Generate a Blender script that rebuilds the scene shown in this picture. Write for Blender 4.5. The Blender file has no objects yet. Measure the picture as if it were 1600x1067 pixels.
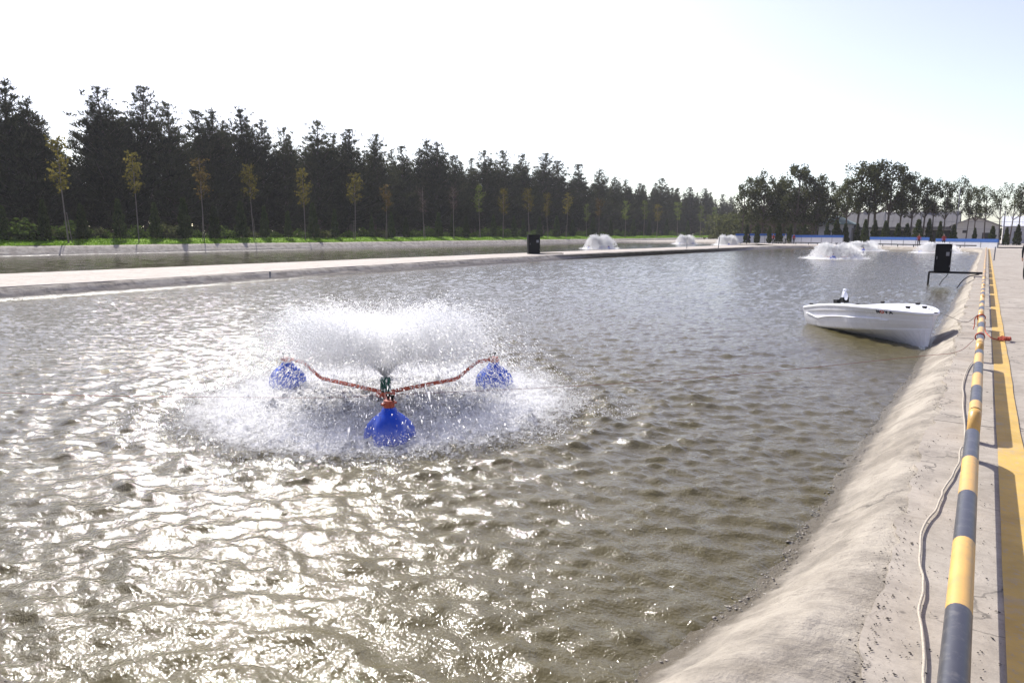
import bpy, bmesh, math, random
import numpy as np
from mathutils import Vector, Matrix

random.seed(7)
RNG = np.random.default_rng(11)
SC = bpy.context.scene
COL = SC.collection
R = math.radians

# ------------------------------------------------------------------ camera
CAM_H = 1.7
F_PX, PX_W, PX_H = 1067.0, 1600.0, 1067.0
PITCH = math.atan((533.5 - 366.0) / F_PX)
YAW = math.atan((1543.0 - 800.0) / (F_PX * math.cos(PITCH) + 167.5 * math.sin(PITCH)))
cam_data = bpy.data.cameras.new('camera')
cam_data.sensor_fit = 'HORIZONTAL'
cam_data.sensor_width = 36.0
cam_data.lens = 36.0 * F_PX / PX_W
cam_data.clip_start = 0.05
cam_data.clip_end = 9000.0
cam = bpy.data.objects.new('camera', cam_data)
cam.location = (0, 0, CAM_H)
cam.rotation_euler = (math.pi / 2 - PITCH, 0, YAW)
COL.objects.link(cam)
SC.camera = cam

# ------------------------------------------------------------------ light
SUN_AZ = R(59)            # left of +Y
SUN_EL = R(41.5)
world = bpy.data.worlds.new('World')
SC.world = world
world.use_nodes = True
wn = world.node_tree.nodes
sky = wn.new('ShaderNodeTexSky')
sky.sky_type = 'NISHITA'
sky.sun_disc = False
sky.sun_elevation = SUN_EL
sky.sun_rotation = -SUN_AZ
sky.altitude = 400
sky.air_density = 1.0
sky.dust_density = 2.0
sky.ozone_density = 2.5
wn['Background'].inputs['Strength'].default_value = 0.138
hsv = wn.new('ShaderNodeHueSaturation')
hsv.inputs['Saturation'].default_value = 0.80
hsv.inputs['Hue'].default_value = 0.535
world.node_tree.links.new(sky.outputs[0], hsv.inputs['Color'])
world.node_tree.links.new(hsv.outputs[0], wn['Background'].inputs['Color'])

sun_data = bpy.data.lights.new('sun', 'SUN')
sun_data.energy = 4.2
sun_data.angle = R(0.53)
sun_data.color = (1.0, 0.965, 0.925)
sun = bpy.data.objects.new('sun', sun_data)
sdir = Vector((-math.sin(SUN_AZ) * math.cos(SUN_EL), math.cos(SUN_AZ) * math.cos(SUN_EL), math.sin(SUN_EL)))
sun.rotation_euler = sdir.to_track_quat('Z', 'Y').to_euler()
sun.location = (-60, 60, 80)
COL.objects.link(sun)

SC.cycles.diffuse_bounces = 7
SC.cycles.volume_bounces = 3
SC.cycles.transparent_max_bounces = 24
SC.view_settings.view_transform = 'Standard'
SC.view_settings.look = 'None'
SC.view_settings.gamma = 1.0
SC.view_settings.use_curve_mapping = False
SC.view_settings.exposure = 0.72

# ------------------------------------------------------------------ pixel -> place on a known plane
_fh = np.array([-math.sin(YAW), math.cos(YAW), 0.0])
_rt = np.array([math.cos(YAW), math.sin(YAW), 0.0])
_fw = _fh * math.cos(PITCH) + np.array([0, 0, -math.sin(PITCH)])
_up = _fh * math.sin(PITCH) + np.array([0, 0, math.cos(PITCH)])
_C = np.array([0, 0, CAM_H])


def ray(x, y):
    return _fw * F_PX + _rt * (x - 800.0) - _up * (y - 533.5)


def at_z(x, y, z):
    d = ray(x, y)
    return _C + d * ((z - CAM_H) / d[2])


def at_x(x, y, X):
    d = ray(x, y)
    return _C + d * (X / d[0])


def at_y(x, y, Y):
    d = ray(x, y)
    return _C + d * (Y / d[1])


# ------------------------------------------------------------------ helpers
def tag(o, label=None, cat=None, group=None, kind=None):
    if label: o['label'] = label
    if cat: o['category'] = cat
    if group: o['group'] = group
    if kind: o['kind'] = kind
    return o


def empty(name, loc=(0, 0, 0), rz=0.0):
    o = bpy.data.objects.new(name, None)
    o.empty_display_size = 0.2
    o.location = loc
    o.rotation_euler = (0, 0, rz)
    COL.objects.link(o)
    return o


def rand_unit(n, rng):
    v = rng.normal(size=(n, 3)); return v / np.linalg.norm(v, axis=1)[:, None]


class MB:
    """collects shapes and links them as one mesh object"""
    def __init__(s):
        s.v = []; s.f = []; s.m = []; s.n = 0

    def add(s, verts, faces, mi=0):
        verts = np.asarray(verts, float).reshape(-1, 3)
        s.v.append(verts)
        for f in faces:
            s.f.append(tuple(int(i) + s.n for i in f)); s.m.append(mi)
        s.n += len(verts)
        return s

    def box(s, x0, x1, y0, y1, z0, z1, mi=0, M=None):
        v = np.array([(x, y, z) for z in (z0, z1) for y in (y0, y1) for x in (x0, x1)], float)
        if M is not None:
            v = np.array([M @ Vector(p) for p in v])
        return s.add(v, [(0, 2, 3, 1), (4, 5, 7, 6), (0, 1, 5, 4), (2, 6, 7, 3), (0, 4, 6, 2), (1, 3, 7, 5)], mi)

    def tube(s, pts, rad, n=8, mi=0, cap=True, flat=1.0):
        pts = [np.array(p, float) for p in pts]
        k = len(pts)
        rads = [rad] * k if np.isscalar(rad) else list(rad)
        rings = []
        t0 = pts[1] - pts[0]
        ref = np.array([0, 0, 1.0]) if abs(t0[2]) < 0.9 * np.linalg.norm(t0) else np.array([1.0, 0, 0])
        for i, p in enumerate(pts):
            t = pts[min(i + 1, k - 1)] - pts[max(i - 1, 0)]
            t = t / (np.linalg.norm(t) + 1e-9)
            a = ref - t * (ref @ t)
            na = np.linalg.norm(a)
            a = a / na if na > 1e-6 else np.array([1.0, 0, 0])
            ref = a
            b = np.cross(t, a)
            for j in range(n):
                th = 2 * math.pi * j / n
                rings.append(p + rads[i] * (math.cos(th) * a * flat + math.sin(th) * b))
        fs = []
        for i in range(k - 1):
            for j in range(n):
                fs.append((i * n + j, i * n + (j + 1) % n, (i + 1) * n + (j + 1) % n, (i + 1) * n + j))
        if cap:
            fs.append(tuple(range(n))[::-1]); fs.append(tuple(range((k - 1) * n, k * n)))
        return s.add(rings, fs, mi)

    def lathe(s, prof, n=24, lobes=0, lobe_amp=None, centre=(0, 0, 0), mi=0, caps=True):
        vs, fs = [], []
        for i, (r, z) in enumerate(prof):
            for j in range(n):
                th = 2 * math.pi * j / n
                rr = r
                if lobes:
                    rr = r * (1 + lobe_amp[i] * math.cos(lobes * th))
                vs.append((centre[0] + rr * math.cos(th), centre[1] + rr * math.sin(th), centre[2] + z))
        for i in range(len(prof) - 1):
            for j in range(n):
                fs.append((i * n + j, i * n + (j + 1) % n, (i + 1) * n + (j + 1) % n, (i + 1) * n + j))
        if caps: fs.append(tuple(range(n))[::-1]); fs.append(tuple(range((len(prof) - 1) * n, len(prof) * n)))
        return s.add(vs, fs, mi)

    def mesh(s, name, mats, smooth=False):
        me = bpy.data.meshes.new(name)
        v = np.concatenate(s.v) if s.v else np.zeros((0, 3))
        me.from_pydata(v.tolist(), [], s.f)
        for m in (mats if isinstance(mats, (list, tuple)) else [mats]):
            me.materials.append(m)
        if len(set(s.m)) > 1:
            me.polygons.foreach_set('material_index', s.m)
        if smooth:
            me.polygons.foreach_set('use_smooth', [True] * len(me.polygons))
        me.update()
        return me

    def build(s, name, mats, parent=None, smooth=False, loc=None):
        return link(name, s.mesh(name, mats, smooth), parent, loc)


def link(name, me, parent=None, loc=None):
    o = bpy.data.objects.new(name, me)
    COL.objects.link(o)
    if parent is not None: o.parent = parent
    if loc is not None: o.location = loc
    return o


def mesh_np(name, V, tris=None, quads=None, mat=None, smooth=False, mi=None):
    """fast mesh from arrays: V (n,3), tris (m,3) or quads (m,4)"""
    me = bpy.data.meshes.new(name)
    F = tris if tris is not None else quads
    k = F.shape[1]
    me.vertices.add(len(V)); me.vertices.foreach_set('co', np.ascontiguousarray(V, np.float32).ravel())
    me.loops.add(F.size); me.loops.foreach_set('vertex_index', np.ascontiguousarray(F, np.int32).ravel())
    me.polygons.add(len(F))
    me.polygons.foreach_set('loop_start', np.arange(0, F.size, k, dtype=np.int32))
    me.polygons.foreach_set('loop_total', np.full(len(F), k, np.int32))
    for m in (mat if isinstance(mat, (list, tuple)) else [mat]):
        me.materials.append(m)
    if mi is not None: me.polygons.foreach_set('material_index', np.asarray(mi, np.int32))
    if smooth: me.polygons.foreach_set('use_smooth', np.ones(len(F), bool))
    me.update(calc_edges=True)
    me.validate()
    return me


def copy_tree(o, parent=None):
    c = o.copy()
    COL.objects.link(c)
    c.parent = parent
    for ch in list(o.children):
        copy_tree(ch, c)
    return c


ORD = ['first', 'second', 'third', 'fourth', 'fifth', 'sixth', 'seventh', 'eighth', 'ninth', 'tenth', 'eleventh',
       'twelfth', 'thirteenth', 'fourteenth', 'fifteenth', 'sixteenth', 'seventeenth', 'eighteenth', 'nineteenth']


def ordinal(i):            # 0-based
    if i < 19: return ORD[i]
    n = i + 1
    tens = {2: 'twent', 3: 'thirt', 4: 'fort', 5: 'fift', 6: 'sixt', 7: 'sevent'}[n // 10]
    return tens + 'ieth' if n % 10 == 0 else tens + 'y-' + ORD[n % 10 - 1]


def vnoise(P, scale, seed=0):
    """smooth value noise for arrays of points (n,2 or 3) -> about -1..1"""
    P = np.asarray(P, float) / scale
    if P.shape[1] == 2: P = np.column_stack([P, np.zeros(len(P))])
    I = np.floor(P).astype(np.int64); Fr = P - I
    Fr = Fr * Fr * (3 - 2 * Fr)
    out = np.zeros(len(P))
    for dx in (0, 1):
        for dy in (0, 1):
            for dz in (0, 1):
                h = ((I[:, 0] + dx) * 374761393 + (I[:, 1] + dy) * 668265263 + (I[:, 2] + dz) * 2147483647 + seed * 974711) & 0xFFFFFFFF
                h = ((h ^ (h >> 13)) * 1274126177) & 0xFFFFFFFF
                h = (h ^ (h >> 16)) & 0xFFFF
                w = (Fr[:, 0] if dx else 1 - Fr[:, 0]) * (Fr[:, 1] if dy else 1 - Fr[:, 1]) * (Fr[:, 2] if dz else 1 - Fr[:, 2])
                out += w * (h / 32767.5 - 1)
    return out


# ------------------------------------------------------------------ materials
class NT:
    def __init__(s, name):
        s.m = bpy.data.materials.new(name); s.m.use_nodes = True
        s.t = s.m.node_tree; s.b = s.t.nodes['Principled BSDF']; s.o = s.t.nodes['Material Output']

    def n(s, kind, **kw):
        x = s.t.nodes.new(kind)
        for k, v in kw.items(): setattr(x, k, v)
        return x

    def l(s, a, b): s.t.links.new(a, b)

    def val(s, node, **kw):
        for k, v in kw.items():
            node.inputs[k.replace('_', ' ')].default_value = v
        return node

    def coord(s, kind='Object'):
        return s.n('ShaderNodeTexCoord').outputs[kind]

    def noise(s, scale, detail=4, rough=0.55, vec=None, dist=0.0):
        x = s.n('ShaderNodeTexNoise')
        x.inputs['Scale'].default_value = scale; x.inputs['Detail'].default_value = detail
        x.inputs['Roughness'].default_value = rough; x.inputs['Distortion'].default_value = dist
        if vec is not None: s.l(vec, x.inputs['Vector'])
        return x.outputs['Fac']

    def ramp(s, fac, stops, interp='LINEAR'):
        x = s.n('ShaderNodeValToRGB'); x.color_ramp.interpolation = interp
        e = x.color_ramp.elements
        while len(e) < len(stops): e.new(0.5)
        for i, (p, c) in enumerate(stops):
            e[i].position = p
            e[i].color = (c, c, c, 1) if np.isscalar(c) else (*c, 1)
        s.l(fac, x.inputs['Fac'])
        return x.outputs['Color']

    def mix(s, fac, a, b, mode='MIX'):
        x = s.n('ShaderNodeMix', data_type='RGBA', blend_type=mode)
        for sock, v in ((x.inputs[0], fac), (x.inputs[6], a), (x.inputs[7], b)):
            if hasattr(v, 'links') or hasattr(v, 'is_output'): s.l(v, sock)
            elif np.isscalar(v): sock.default_value = v
            else: sock.default_value = (*v, 1)
        return x.outputs[2]

    def math(s, op, a, b=0.0):
        x = s.n('ShaderNodeMath', operation=op)
        for sock, v in ((x.inputs[0], a), (x.inputs[1], b)):
            if hasattr(v, 'is_output'): s.l(v, sock)
            else: sock.default_value = v
        return x.outputs[0]

    def bump(s, h, strength=0.3, dist=0.01, normal=None):
        x = s.n('ShaderNodeBump'); x.inputs['Strength'].default_value = strength; x.inputs['Distance'].default_value = dist
        s.l(h, x.inputs['Height'])
        if normal is not None: s.l(normal, x.inputs['Normal'])
        return x.outputs['Normal']


def plain(name, col, rough=0.5, metal=0.0, var=0.12, scale=6.0, bump=0.0, dirt=None, spec=0.5):
    t = NT(name)
    co = t.coord()
    n = t.noise(scale, 5, 0.6, co)
    c = t.ramp(n, [(0.25, tuple(x * (1 - var) for x in col)), (0.75, tuple(min(1, x * (1 + var)) for x in col))])
    if dirt:
        d = t.ramp(t.noise(scale * 2.3, 6, 0.7, co), [(0.52, 0.0), (0.72, 1.0)])
        c = t.mix(t.math('MULTIPLY', d, dirt[1]), c, dirt[0])
    t.l(c, t.b.inputs['Base Color'])
    t.l(t.ramp(n, [(0.2, max(0, rough - 0.08)), (0.8, min(1, rough + 0.08))]), t.b.inputs['Roughness'])
    t.b.inputs['Metallic'].default_value = metal
    t.b.inputs['Specular IOR Level'].default_value = spec
    if bump: t.l(t.bump(n, bump, 0.01), t.b.inputs['Normal'])
    return t.m


def leaf_mat(name, c1, c2, trans=0.35, scale=0.6):
    t = NT(name)
    inf = t.n('ShaderNodeObjectInfo')
    geo = t.n('ShaderNodeNewGeometry')
    n = t.noise(scale, 3, 0.6, t.coord())
    mixf = t.math('ADD', t.math('MULTIPLY', n, 0.6), t.math('MULTIPLY', geo.outputs['Random Per Island'], 0.4))
    c = t.ramp(mixf, [(0.25, c1), (0.75, c2)])
    hs = t.n('ShaderNodeHueSaturation')
    t.l(c, hs.inputs['Color'])
    t.l(t.math('ADD', t.math('MULTIPLY', inf.outputs['Random'], 0.5), 0.75), hs.inputs['Value'])
    dif = t.n('ShaderNodeBsdfDiffuse'); tr = t.n('ShaderNodeBsdfTranslucent'); mx = t.n('ShaderNodeMixShader')
    t.l(hs.outputs['Color'], dif.inputs['Color']); t.l(hs.outputs['Color'], tr.inputs['Color'])
    mx.inputs[0].default_value = trans
    t.l(dif.outputs[0], mx.inputs[1]); t.l(tr.outputs[0], mx.inputs[2])
    t.l(mx.outputs[0], t.o.inputs['Surface'])
    return t.m


def concrete_mat(name, base, wet_z=None, rough_scale=1.0, bump=0.5, streak=0.0):
    t = NT(name)
    co = t.coord('Object')
    big = t.noise(0.55, 6, 0.62, co)
    mid = t.noise(3.2, 8, 0.68, co, 0.4)
    fine = t.noise(45, 6, 0.7, co)
    grit = t.noise(160, 3, 0.8, co)
    dark = tuple(x * 0.66 for x in base); light = tuple(min(1, x * 1.22) for x in base)
    c = t.ramp(mid, [(0.3, dark), (0.5, base), (0.72, light)])
    c = t.mix(t.ramp(big, [(0.38, 0.0), (0.65, 0.55)]), c, tuple(x * y for x, y in zip(base, (0.78, 0.75, 0.72))))
    c = t.mix(t.ramp(fine, [(0.3, 0.5), (0.46, 0.0)]), c, tuple(x * 0.5 for x in base))
    c = t.mix(t.ramp(grit, [(0.60, 0.0), (0.70, 0.35)]), c, tuple(min(1, x * 1.5) for x in base))
    spots = t.n('ShaderNodeTexVoronoi'); spots.inputs['Scale'].default_value = 7.0
    t.l(co, spots.inputs['Vector'])
    sp = t.math('MULTIPLY', t.ramp(spots.outputs['Distance'], [(0.05, 1.0), (0.13, 0.0)]), t.ramp(t.noise(1.1, 3, 0.5, co), [(0.52, 0.0), (0.6, 1.0)]))
    c = t.mix(t.math('MULTIPLY', sp, 0.7), c, (0.07, 0.06, 0.05))
    ck = t.n('ShaderNodeTexVoronoi', feature='DISTANCE_TO_EDGE'); ck.inputs['Scale'].default_value = 0.75
    wv = t.n('ShaderNodeVectorMath', operation='ADD'); t.l(co, wv.inputs[0])
    nzc = t.n('ShaderNodeTexNoise'); nzc.inputs['Scale'].default_value = 2.2; nzc.inputs['Detail'].default_value = 6; t.l(co, nzc.inputs['Vector']); t.l(nzc.outputs['Color'], wv.inputs[1])
    t.l(wv.outputs[0], ck.inputs['Vector'])
    crack = t.math('MULTIPLY', t.ramp(ck.outputs['Distance'], [(0.003, 1.0), (0.010, 0.0)]), t.ramp(t.noise(0.8, 3, 0.5, co), [(0.44, 0.0), (0.52, 0.85)]))
    c = t.mix(crack, c, tuple(x * 0.3 for x in base))
    trow = t.n('ShaderNodeMapping'); trow.inputs['Scale'].default_value = (3.0, 22.0, 3.0); trow.inputs['Rotation'].default_value = (0, 0, 0.25); t.l(co, trow.inputs['Vector'])
    tl = t.noise(1.0, 6, 0.65, trow.outputs[0], 0.6)
    c = t.mix(t.ramp(tl, [(0.34, 0.35), (0.5, 0.0)]), c, tuple(x * 0.62 for x in base))
    c = t.mix(t.ramp(t.noise(1.5, 9, 0.72, co, 0.7), [(0.52, 0.0), (0.64, 0.55)]), c, tuple(x * y for x, y in zip(base, (0.60, 0.58, 0.55))))
    rough = 0.88
    if wet_z is not None:
        sx = t.n('ShaderNodeSeparateXYZ'); t.l(co, sx.inputs[0])
        h = t.math('ADD', sx.outputs['Z'], t.math('MULTIPLY', t.math('SUBTRACT', mid, 0.5), 0.12))
        w = t.n('ShaderNodeMapRange'); w.inputs['From Min'].default_value = wet_z + 0.10; w.inputs['From Max'].default_value = wet_z + 0.05
        t.l(h, w.inputs['Value'])
        c = t.mix(w.outputs[0], c, tuple(x * y for x, y in zip(base, (0.30, 0.27, 0.20))))
        # pale lime bloom a little higher on the slope
        b = t.n('ShaderNodeMapRange'); b.inputs['From Min'].default_value = wet_z + 0.12; b.inputs['From Max'].default_value = wet_z + 0.2
        t.l(h, b.inputs['Value'])
        bl = t.math('MULTIPLY', b.outputs[0], t.ramp(t.noise(1.6, 6, 0.7, co), [(0.42, 0.0), (0.58, 0.8)]))
        c = t.mix(bl, c, tuple(min(1, x * 1.38) for x in base))
        rr = t.n('ShaderNodeMapRange'); rr.inputs['To Min'].default_value = 0.9; rr.inputs['To Max'].default_value = 0.35
        t.l(w.outputs[0], rr.inputs['Value']); t.l(rr.outputs[0], t.b.inputs['Roughness'])
    else:
        t.b.inputs['Roughness'].default_value = rough
    t.l(c, t.b.inputs['Base Color'])
    t.b.inputs['Specular IOR Level'].default_value = 0.25
    hsum = t.math('ADD', t.math('MULTIPLY', mid, 1.4 * rough_scale), t.math('ADD', t.math('MULTIPLY', fine, 0.22), t.math('ADD', t.math('MULTIPLY', grit, 0.07), t.math('MULTIPLY', tl, 0.45))))
    t.l(t.bump(hsum, bump, 0.035), t.b.inputs['Normal'])
    return t.m


M = {}
M['bank'] = concrete_mat('rough bank concrete', (0.295, 0.263, 0.212), wet_z=-0.40, bump=1.0)
M['slab'] = concrete_mat('walkway concrete', (0.362, 0.322, 0.264), bump=0.3, rough_scale=0.5)
M['berm'] = concrete_mat('berm concrete', (0.45, 0.405, 0.34), bump=0.3, rough_scale=0.5)
M['soil'] = plain('soil', (0.12, 0.095, 0.065), 0.95, 0, 0.3, 0.4, 0.3)
M['mortar'] = plain('joint fill', (0.16, 0.145, 0.13), 0.95, 0, 0.3, 8)
M['pipe_yellow'] = plain('pipe yellow paint', (0.60, 0.35, 0.085), 0.42, 0, 0.14, 7, 0.08, ((0.30, 0.22, 0.13), 0.6))
M['pipe_black'] = plain('pipe black paint', (0.045, 0.045, 0.05), 0.36, 0, 0.2, 9, 0.05, ((0.16, 0.15, 0.13), 0.55))
M['rope_white'] = plain('white rope', (0.42, 0.37, 0.29), 0.9, 0, 0.25, 60, 0.4, ((0.25, 0.22, 0.17), 0.5))
M['rope_line'] = plain('weathered red line', (0.22, 0.07, 0.05), 0.9, 0, 0.3, 40)
M['rope_grey'] = plain('grey cord', (0.12, 0.10, 0.085), 0.9, 0, 0.2, 60)
M['rope_red'] = plain('red rope', (0.42, 0.075, 0.035), 0.85, 0, 0.25, 60, 0.3)
M['black_metal'] = plain('black painted steel', (0.005, 0.005, 0.0055), 0.6, 0, 0.2, 5, 0.0, ((0.012, 0.010, 0.009), 0.4), 0.2)
M['grey_metal'] = plain('grey steel', (0.22, 0.22, 0.23), 0.5, 0.5, 0.15, 5)
M['boat_white'] = plain('white gelcoat', (0.74, 0.745, 0.76), 0.28, 0, 0.04, 1.5, 0.0, ((0.5, 0.48, 0.43), 0.25))
M['boat_inside'] = plain('white deck gelcoat', (0.80, 0.80, 0.81), 0.5, 0, 0.04, 3)
M['logo_dark'] = plain('navy print', (0.012, 0.016, 0.05), 0.4)
M['logo_red'] = plain('red print', (0.55, 0.06, 0.035), 0.4)
M['float_blue'] = plain('blue float plastic', (0.004, 0.060, 0.46), 0.22, 0, 0.15, 7, 0.0, ((0.05, 0.12, 0.38), 0.3))
M['arm_red'] = plain('red oxide steel', (0.40, 0.075, 0.032), 0.55, 0, 0.25, 14, 0.1)
M['motor_green'] = plain('green motor paint', (0.018, 0.10, 0.065), 0.4, 0, 0.2, 8)
M['bark'] = plain('bark', (0.085, 0.062, 0.045), 0.95, 0, 0.35, 5, 0.6)
M['bark_pale'] = plain('pale bark', (0.17, 0.14, 0.11), 0.95, 0, 0.3, 6, 0.4)
M['needle'] = leaf_mat('pine needles', (0.026, 0.031, 0.014), (0.070, 0.072, 0.034), 0.28)
M['leaf_dark'] = leaf_mat('dark broad leaves', (0.034, 0.042, 0.016), (0.095, 0.10, 0.042), 0.45)
M['leaf_green'] = leaf_mat('green sapling leaves', (0.06, 0.09, 0.02), (0.15, 0.17, 0.04), 0.5)
M['leaf_yellow'] = leaf_mat('yellowing sapling leaves', (0.07, 0.065, 0.016), (0.17, 0.14, 0.03), 0.5)
M['leaf_orange'] = leaf_mat('orange sapling leaves', (0.065, 0.048, 0.017), (0.14, 0.10, 0.030), 0.5)
M['leaf_brown'] = leaf_mat('dry sapling leaves', (0.05, 0.04, 0.03), (0.10, 0.075, 0.055), 0.4)
M['thuja'] = leaf_mat('thuja scale leaves', (0.03, 0.045, 0.016), (0.075, 0.09, 0.03), 0.25)
M['bush'] = leaf_mat('shrub leaves', (0.035, 0.06, 0.014), (0.11, 0.15, 0.035), 0.4)
M['grass'] = leaf_mat('lawn grass blades', (0.11, 0.21, 0.02), (0.22, 0.36, 0.04), 0.5)
M['blue'] = plain('blue panel', (0.025, 0.11, 0.37), 0.5, 0, 0.1, 2)
M['white_panel'] = plain('white panel', (0.62, 0.63, 0.64), 0.6, 0, 0.08, 1.2, 0, ((0.4, 0.38, 0.35), 0.4))
M['plaster'] = plain('pale plaster', (0.55, 0.53, 0.50), 0.9, 0, 0.08, 0.8, 0, ((0.38, 0.36, 0.33), 0.4))
M['roof_green'] = plain('faded green roof', (0.20, 0.27, 0.24), 0.7, 0, 0.12, 1)
M['roof_grey'] = plain('grey sheet roof', (0.13, 0.125, 0.125), 0.85, 0.0, 0.12, 0.9)
M['dark_opening'] = plain('dark shutter', (0.015, 0.013, 0.012), 0.5)
M['skin'] = plain('skin', (0.45, 0.27, 0.19), 0.55, 0, 0.08, 8)
M['hair'] = plain('dark hair', (0.012, 0.010, 0.009), 0.5)
M['debris'] = plain('dark crumbs', (0.05, 0.042, 0.032), 0.95, 0, 0.4, 30)
M['pebble'] = plain('wet pebbles', (0.22, 0.195, 0.155), 0.55, 0, 0.35, 25)

# yellow road paint, worn
t = NT('yellow line paint')
co = t.coord()
c = t.ramp(t.noise(2.5, 6, 0.65, co), [(0.3, (0.40, 0.255, 0.05)), (0.7, (0.60, 0.38, 0.085))])
wear = t.math('MAXIMUM', t.ramp(t.noise(28, 6, 0.75, co), [(0.54, 0.0), (0.68, 0.75)]), t.ramp(t.noise(2.1, 6, 0.75, co), [(0.55, 0.0), (0.68, 0.7)]))
c = t.mix(wear, c, (0.33, 0.29, 0.23))
t.l(c, t.b.inputs['Base Color']); t.b.inputs['Roughness'].default_value = 0.75
t.l(t.bump(t.noise(40, 5, 0.7, co), 0.2, 0.01), t.b.inputs['Normal'])
M['line'] = t.m

# lawn ground
t = NT('lawn')
co = t.coord()
c = t.ramp(t.noise(0.5, 6, 0.7, co), [(0.3, (0.11, 0.19, 0.02)), (0.7, (0.22, 0.34, 0.04))])
t.l(c, t.b.inputs['Base Color']); t.b.inputs['Roughness'].default_value = 1.0; t.b.inputs['Specular IOR Level'].default_value = 0.1
M['lawn'] = t.m
t = NT('forest floor')
c = t.ramp(t.noise(0.35, 6, 0.7, t.coord()), [(0.3, (0.03, 0.028, 0.014)), (0.7, (0.075, 0.065, 0.035))])
t.l(c, t.b.inputs['Base Color']); t.b.inputs['Roughness'].default_value = 1.0
M['floor'] = t.m


# water: opaque olive silt under a reflecting skin, foam where the aerators churn it
def water_mat(name, body, ripple):
    t = NT(name)
    co = t.coord()
    big = t.noise(0.25, 4, 0.6, co)
    c = t.ramp(big, [(0.3, tuple(x * 0.85 for x in body)), (0.7, tuple(x * 1.15 for x in body))])
    at = t.n('ShaderNodeAttribute', attribute_name='foam')
    f1 = t.noise(9, 8, 0.72, co, 0.8)
    f2 = t.noise(38, 6, 0.75, co, 0.4)
    fn = t.math('ADD', t.math('MULTIPLY', f1, 0.6), t.math('MULTIPLY', f2, 0.4))
    thr = t.math('SUBTRACT', 0.80, t.math('MULTIPLY', at.outputs['Fac'], 0.50))
    d = t.math('SUBTRACT', fn, thr)
    fm = t.n('ShaderNodeMapRange'); fm.inputs['From Min'].default_value = 0.0; fm.inputs['From Max'].default_value = 0.16
    t.l(d, fm.inputs['Value'])
    c = t.mix(fm.outputs[0], c, (0.86, 0.85, 0.83))
    t.l(c, t.b.inputs['Base Color'])
    r = t.n('ShaderNodeMapRange'); r.inputs['To Min'].default_value = 0.078; r.inputs['To Max'].default_value = 0.55
    t.l(fm.outputs[0], r.inputs['Value']); t.l(r.outputs[0], t.b.inputs['Roughness'])
    t.b.inputs['IOR'].default_value = 1.333
    mp = t.n('ShaderNodeMapping'); mp.inputs['Rotation'].default_value = (0, 0, -YAW); mp.inputs['Scale'].default_value = (0.55, 1.0, 1.0)
    t.l(co, mp.inputs['Vector'])
    w1 = t.noise(3.2, 3, 0.55, mp.outputs[0], 0.6)
    w2 = t.noise(11.0, 4, 0.55, mp.outputs[0], 0.5)
    w3 = t.noise(42.0, 3, 0.5, co, 0.3)
    h = t.math('ADD', t.math('ADD', t.math('MULTIPLY', w1, ripple[0]), t.math('MULTIPLY', w2, ripple[1])), t.math('MULTIPLY', w3, ripple[2]))
    h = t.math('ADD', h, t.math('MULTIPLY', t.math('MULTIPLY', fm.outputs[0], f2), 0.05))
    t.l(t.bump(h, 1.0, 1.0), t.b.inputs['Normal'])
    return t.m


M['water'] = water_mat('pond water', (0.095, 0.080, 0.036), (0.011, 0.015, 0.0066))
M['water_left'] = water_mat('far pond water', (0.070, 0.060, 0.030), (0.022, 0.010, 0.003))

# water drops: bright backlit white
t = NT('water drops')
dif = t.n('ShaderNodeBsdfDiffuse'); tr = t.n('ShaderNodeBsdfTranslucent'); mx = t.n('ShaderNodeMixShader')
gl = t.n('ShaderNodeBsdfGlossy'); mx2 = t.n('ShaderNodeMixShader')
for x in (dif, tr): x.inputs['Color'].default_value = (0.97, 0.97, 0.96, 1)
gl.inputs['Roughness'].default_value = 0.15
mx.inputs[0].default_value = 0.80; mx2.inputs[0].default_value = 0.10
t.l(dif.outputs[0], mx.inputs[1]); t.l(tr.outputs[0], mx.inputs[2]); t.l(mx.outputs[0], mx2.inputs[1]); t.l(gl.outputs[0], mx2.inputs[2])
tb = t.n('ShaderNodeBsdfTransparent'); mx3 = t.n('ShaderNodeMixShader'); mx3.inputs[0].default_value = 0.30
t.l(mx2.outputs[0], mx3.inputs[1]); t.l(tb.outputs[0], mx3.inputs[2])
t.l(mx3.outputs[0], t.o.inputs['Surface'])
M['drops'] = t.m

# ------------------------------------------------------------------ the setting
WZ = -0.40                # water level of the near pond
LWZ = -0.35               # water level of the pond beyond the berm


def chaikin(P, k=2, closed=True):
    P = np.asarray(P, float)
    for _ in range(k):
        Q = np.roll(P, -1, 0) if closed else P[1:]
        A = P if closed else P[:-1]
        n = np.empty((2 * len(A), P.shape[1]))
        n[0::2] = A * 0.75 + Q * 0.25; n[1::2] = A * 0.25 + Q * 0.75
        P = n if closed else np.vstack([P[:1], n, P[-1:]])
    return P


def resample(P, step_fn):
    """closed polyline -> points spaced by step_fn(point)"""
    P = np.vstack([P, P[:1]])
    out = []
    for a, b in zip(P[:-1], P[1:]):
        L = np.linalg.norm(b - a)
        n = max(1, int(math.ceil(L / step_fn((a + b) / 2))))
        out += [a + (b - a) * i / n for i in range(n)]
    return np.array(out)


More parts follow.
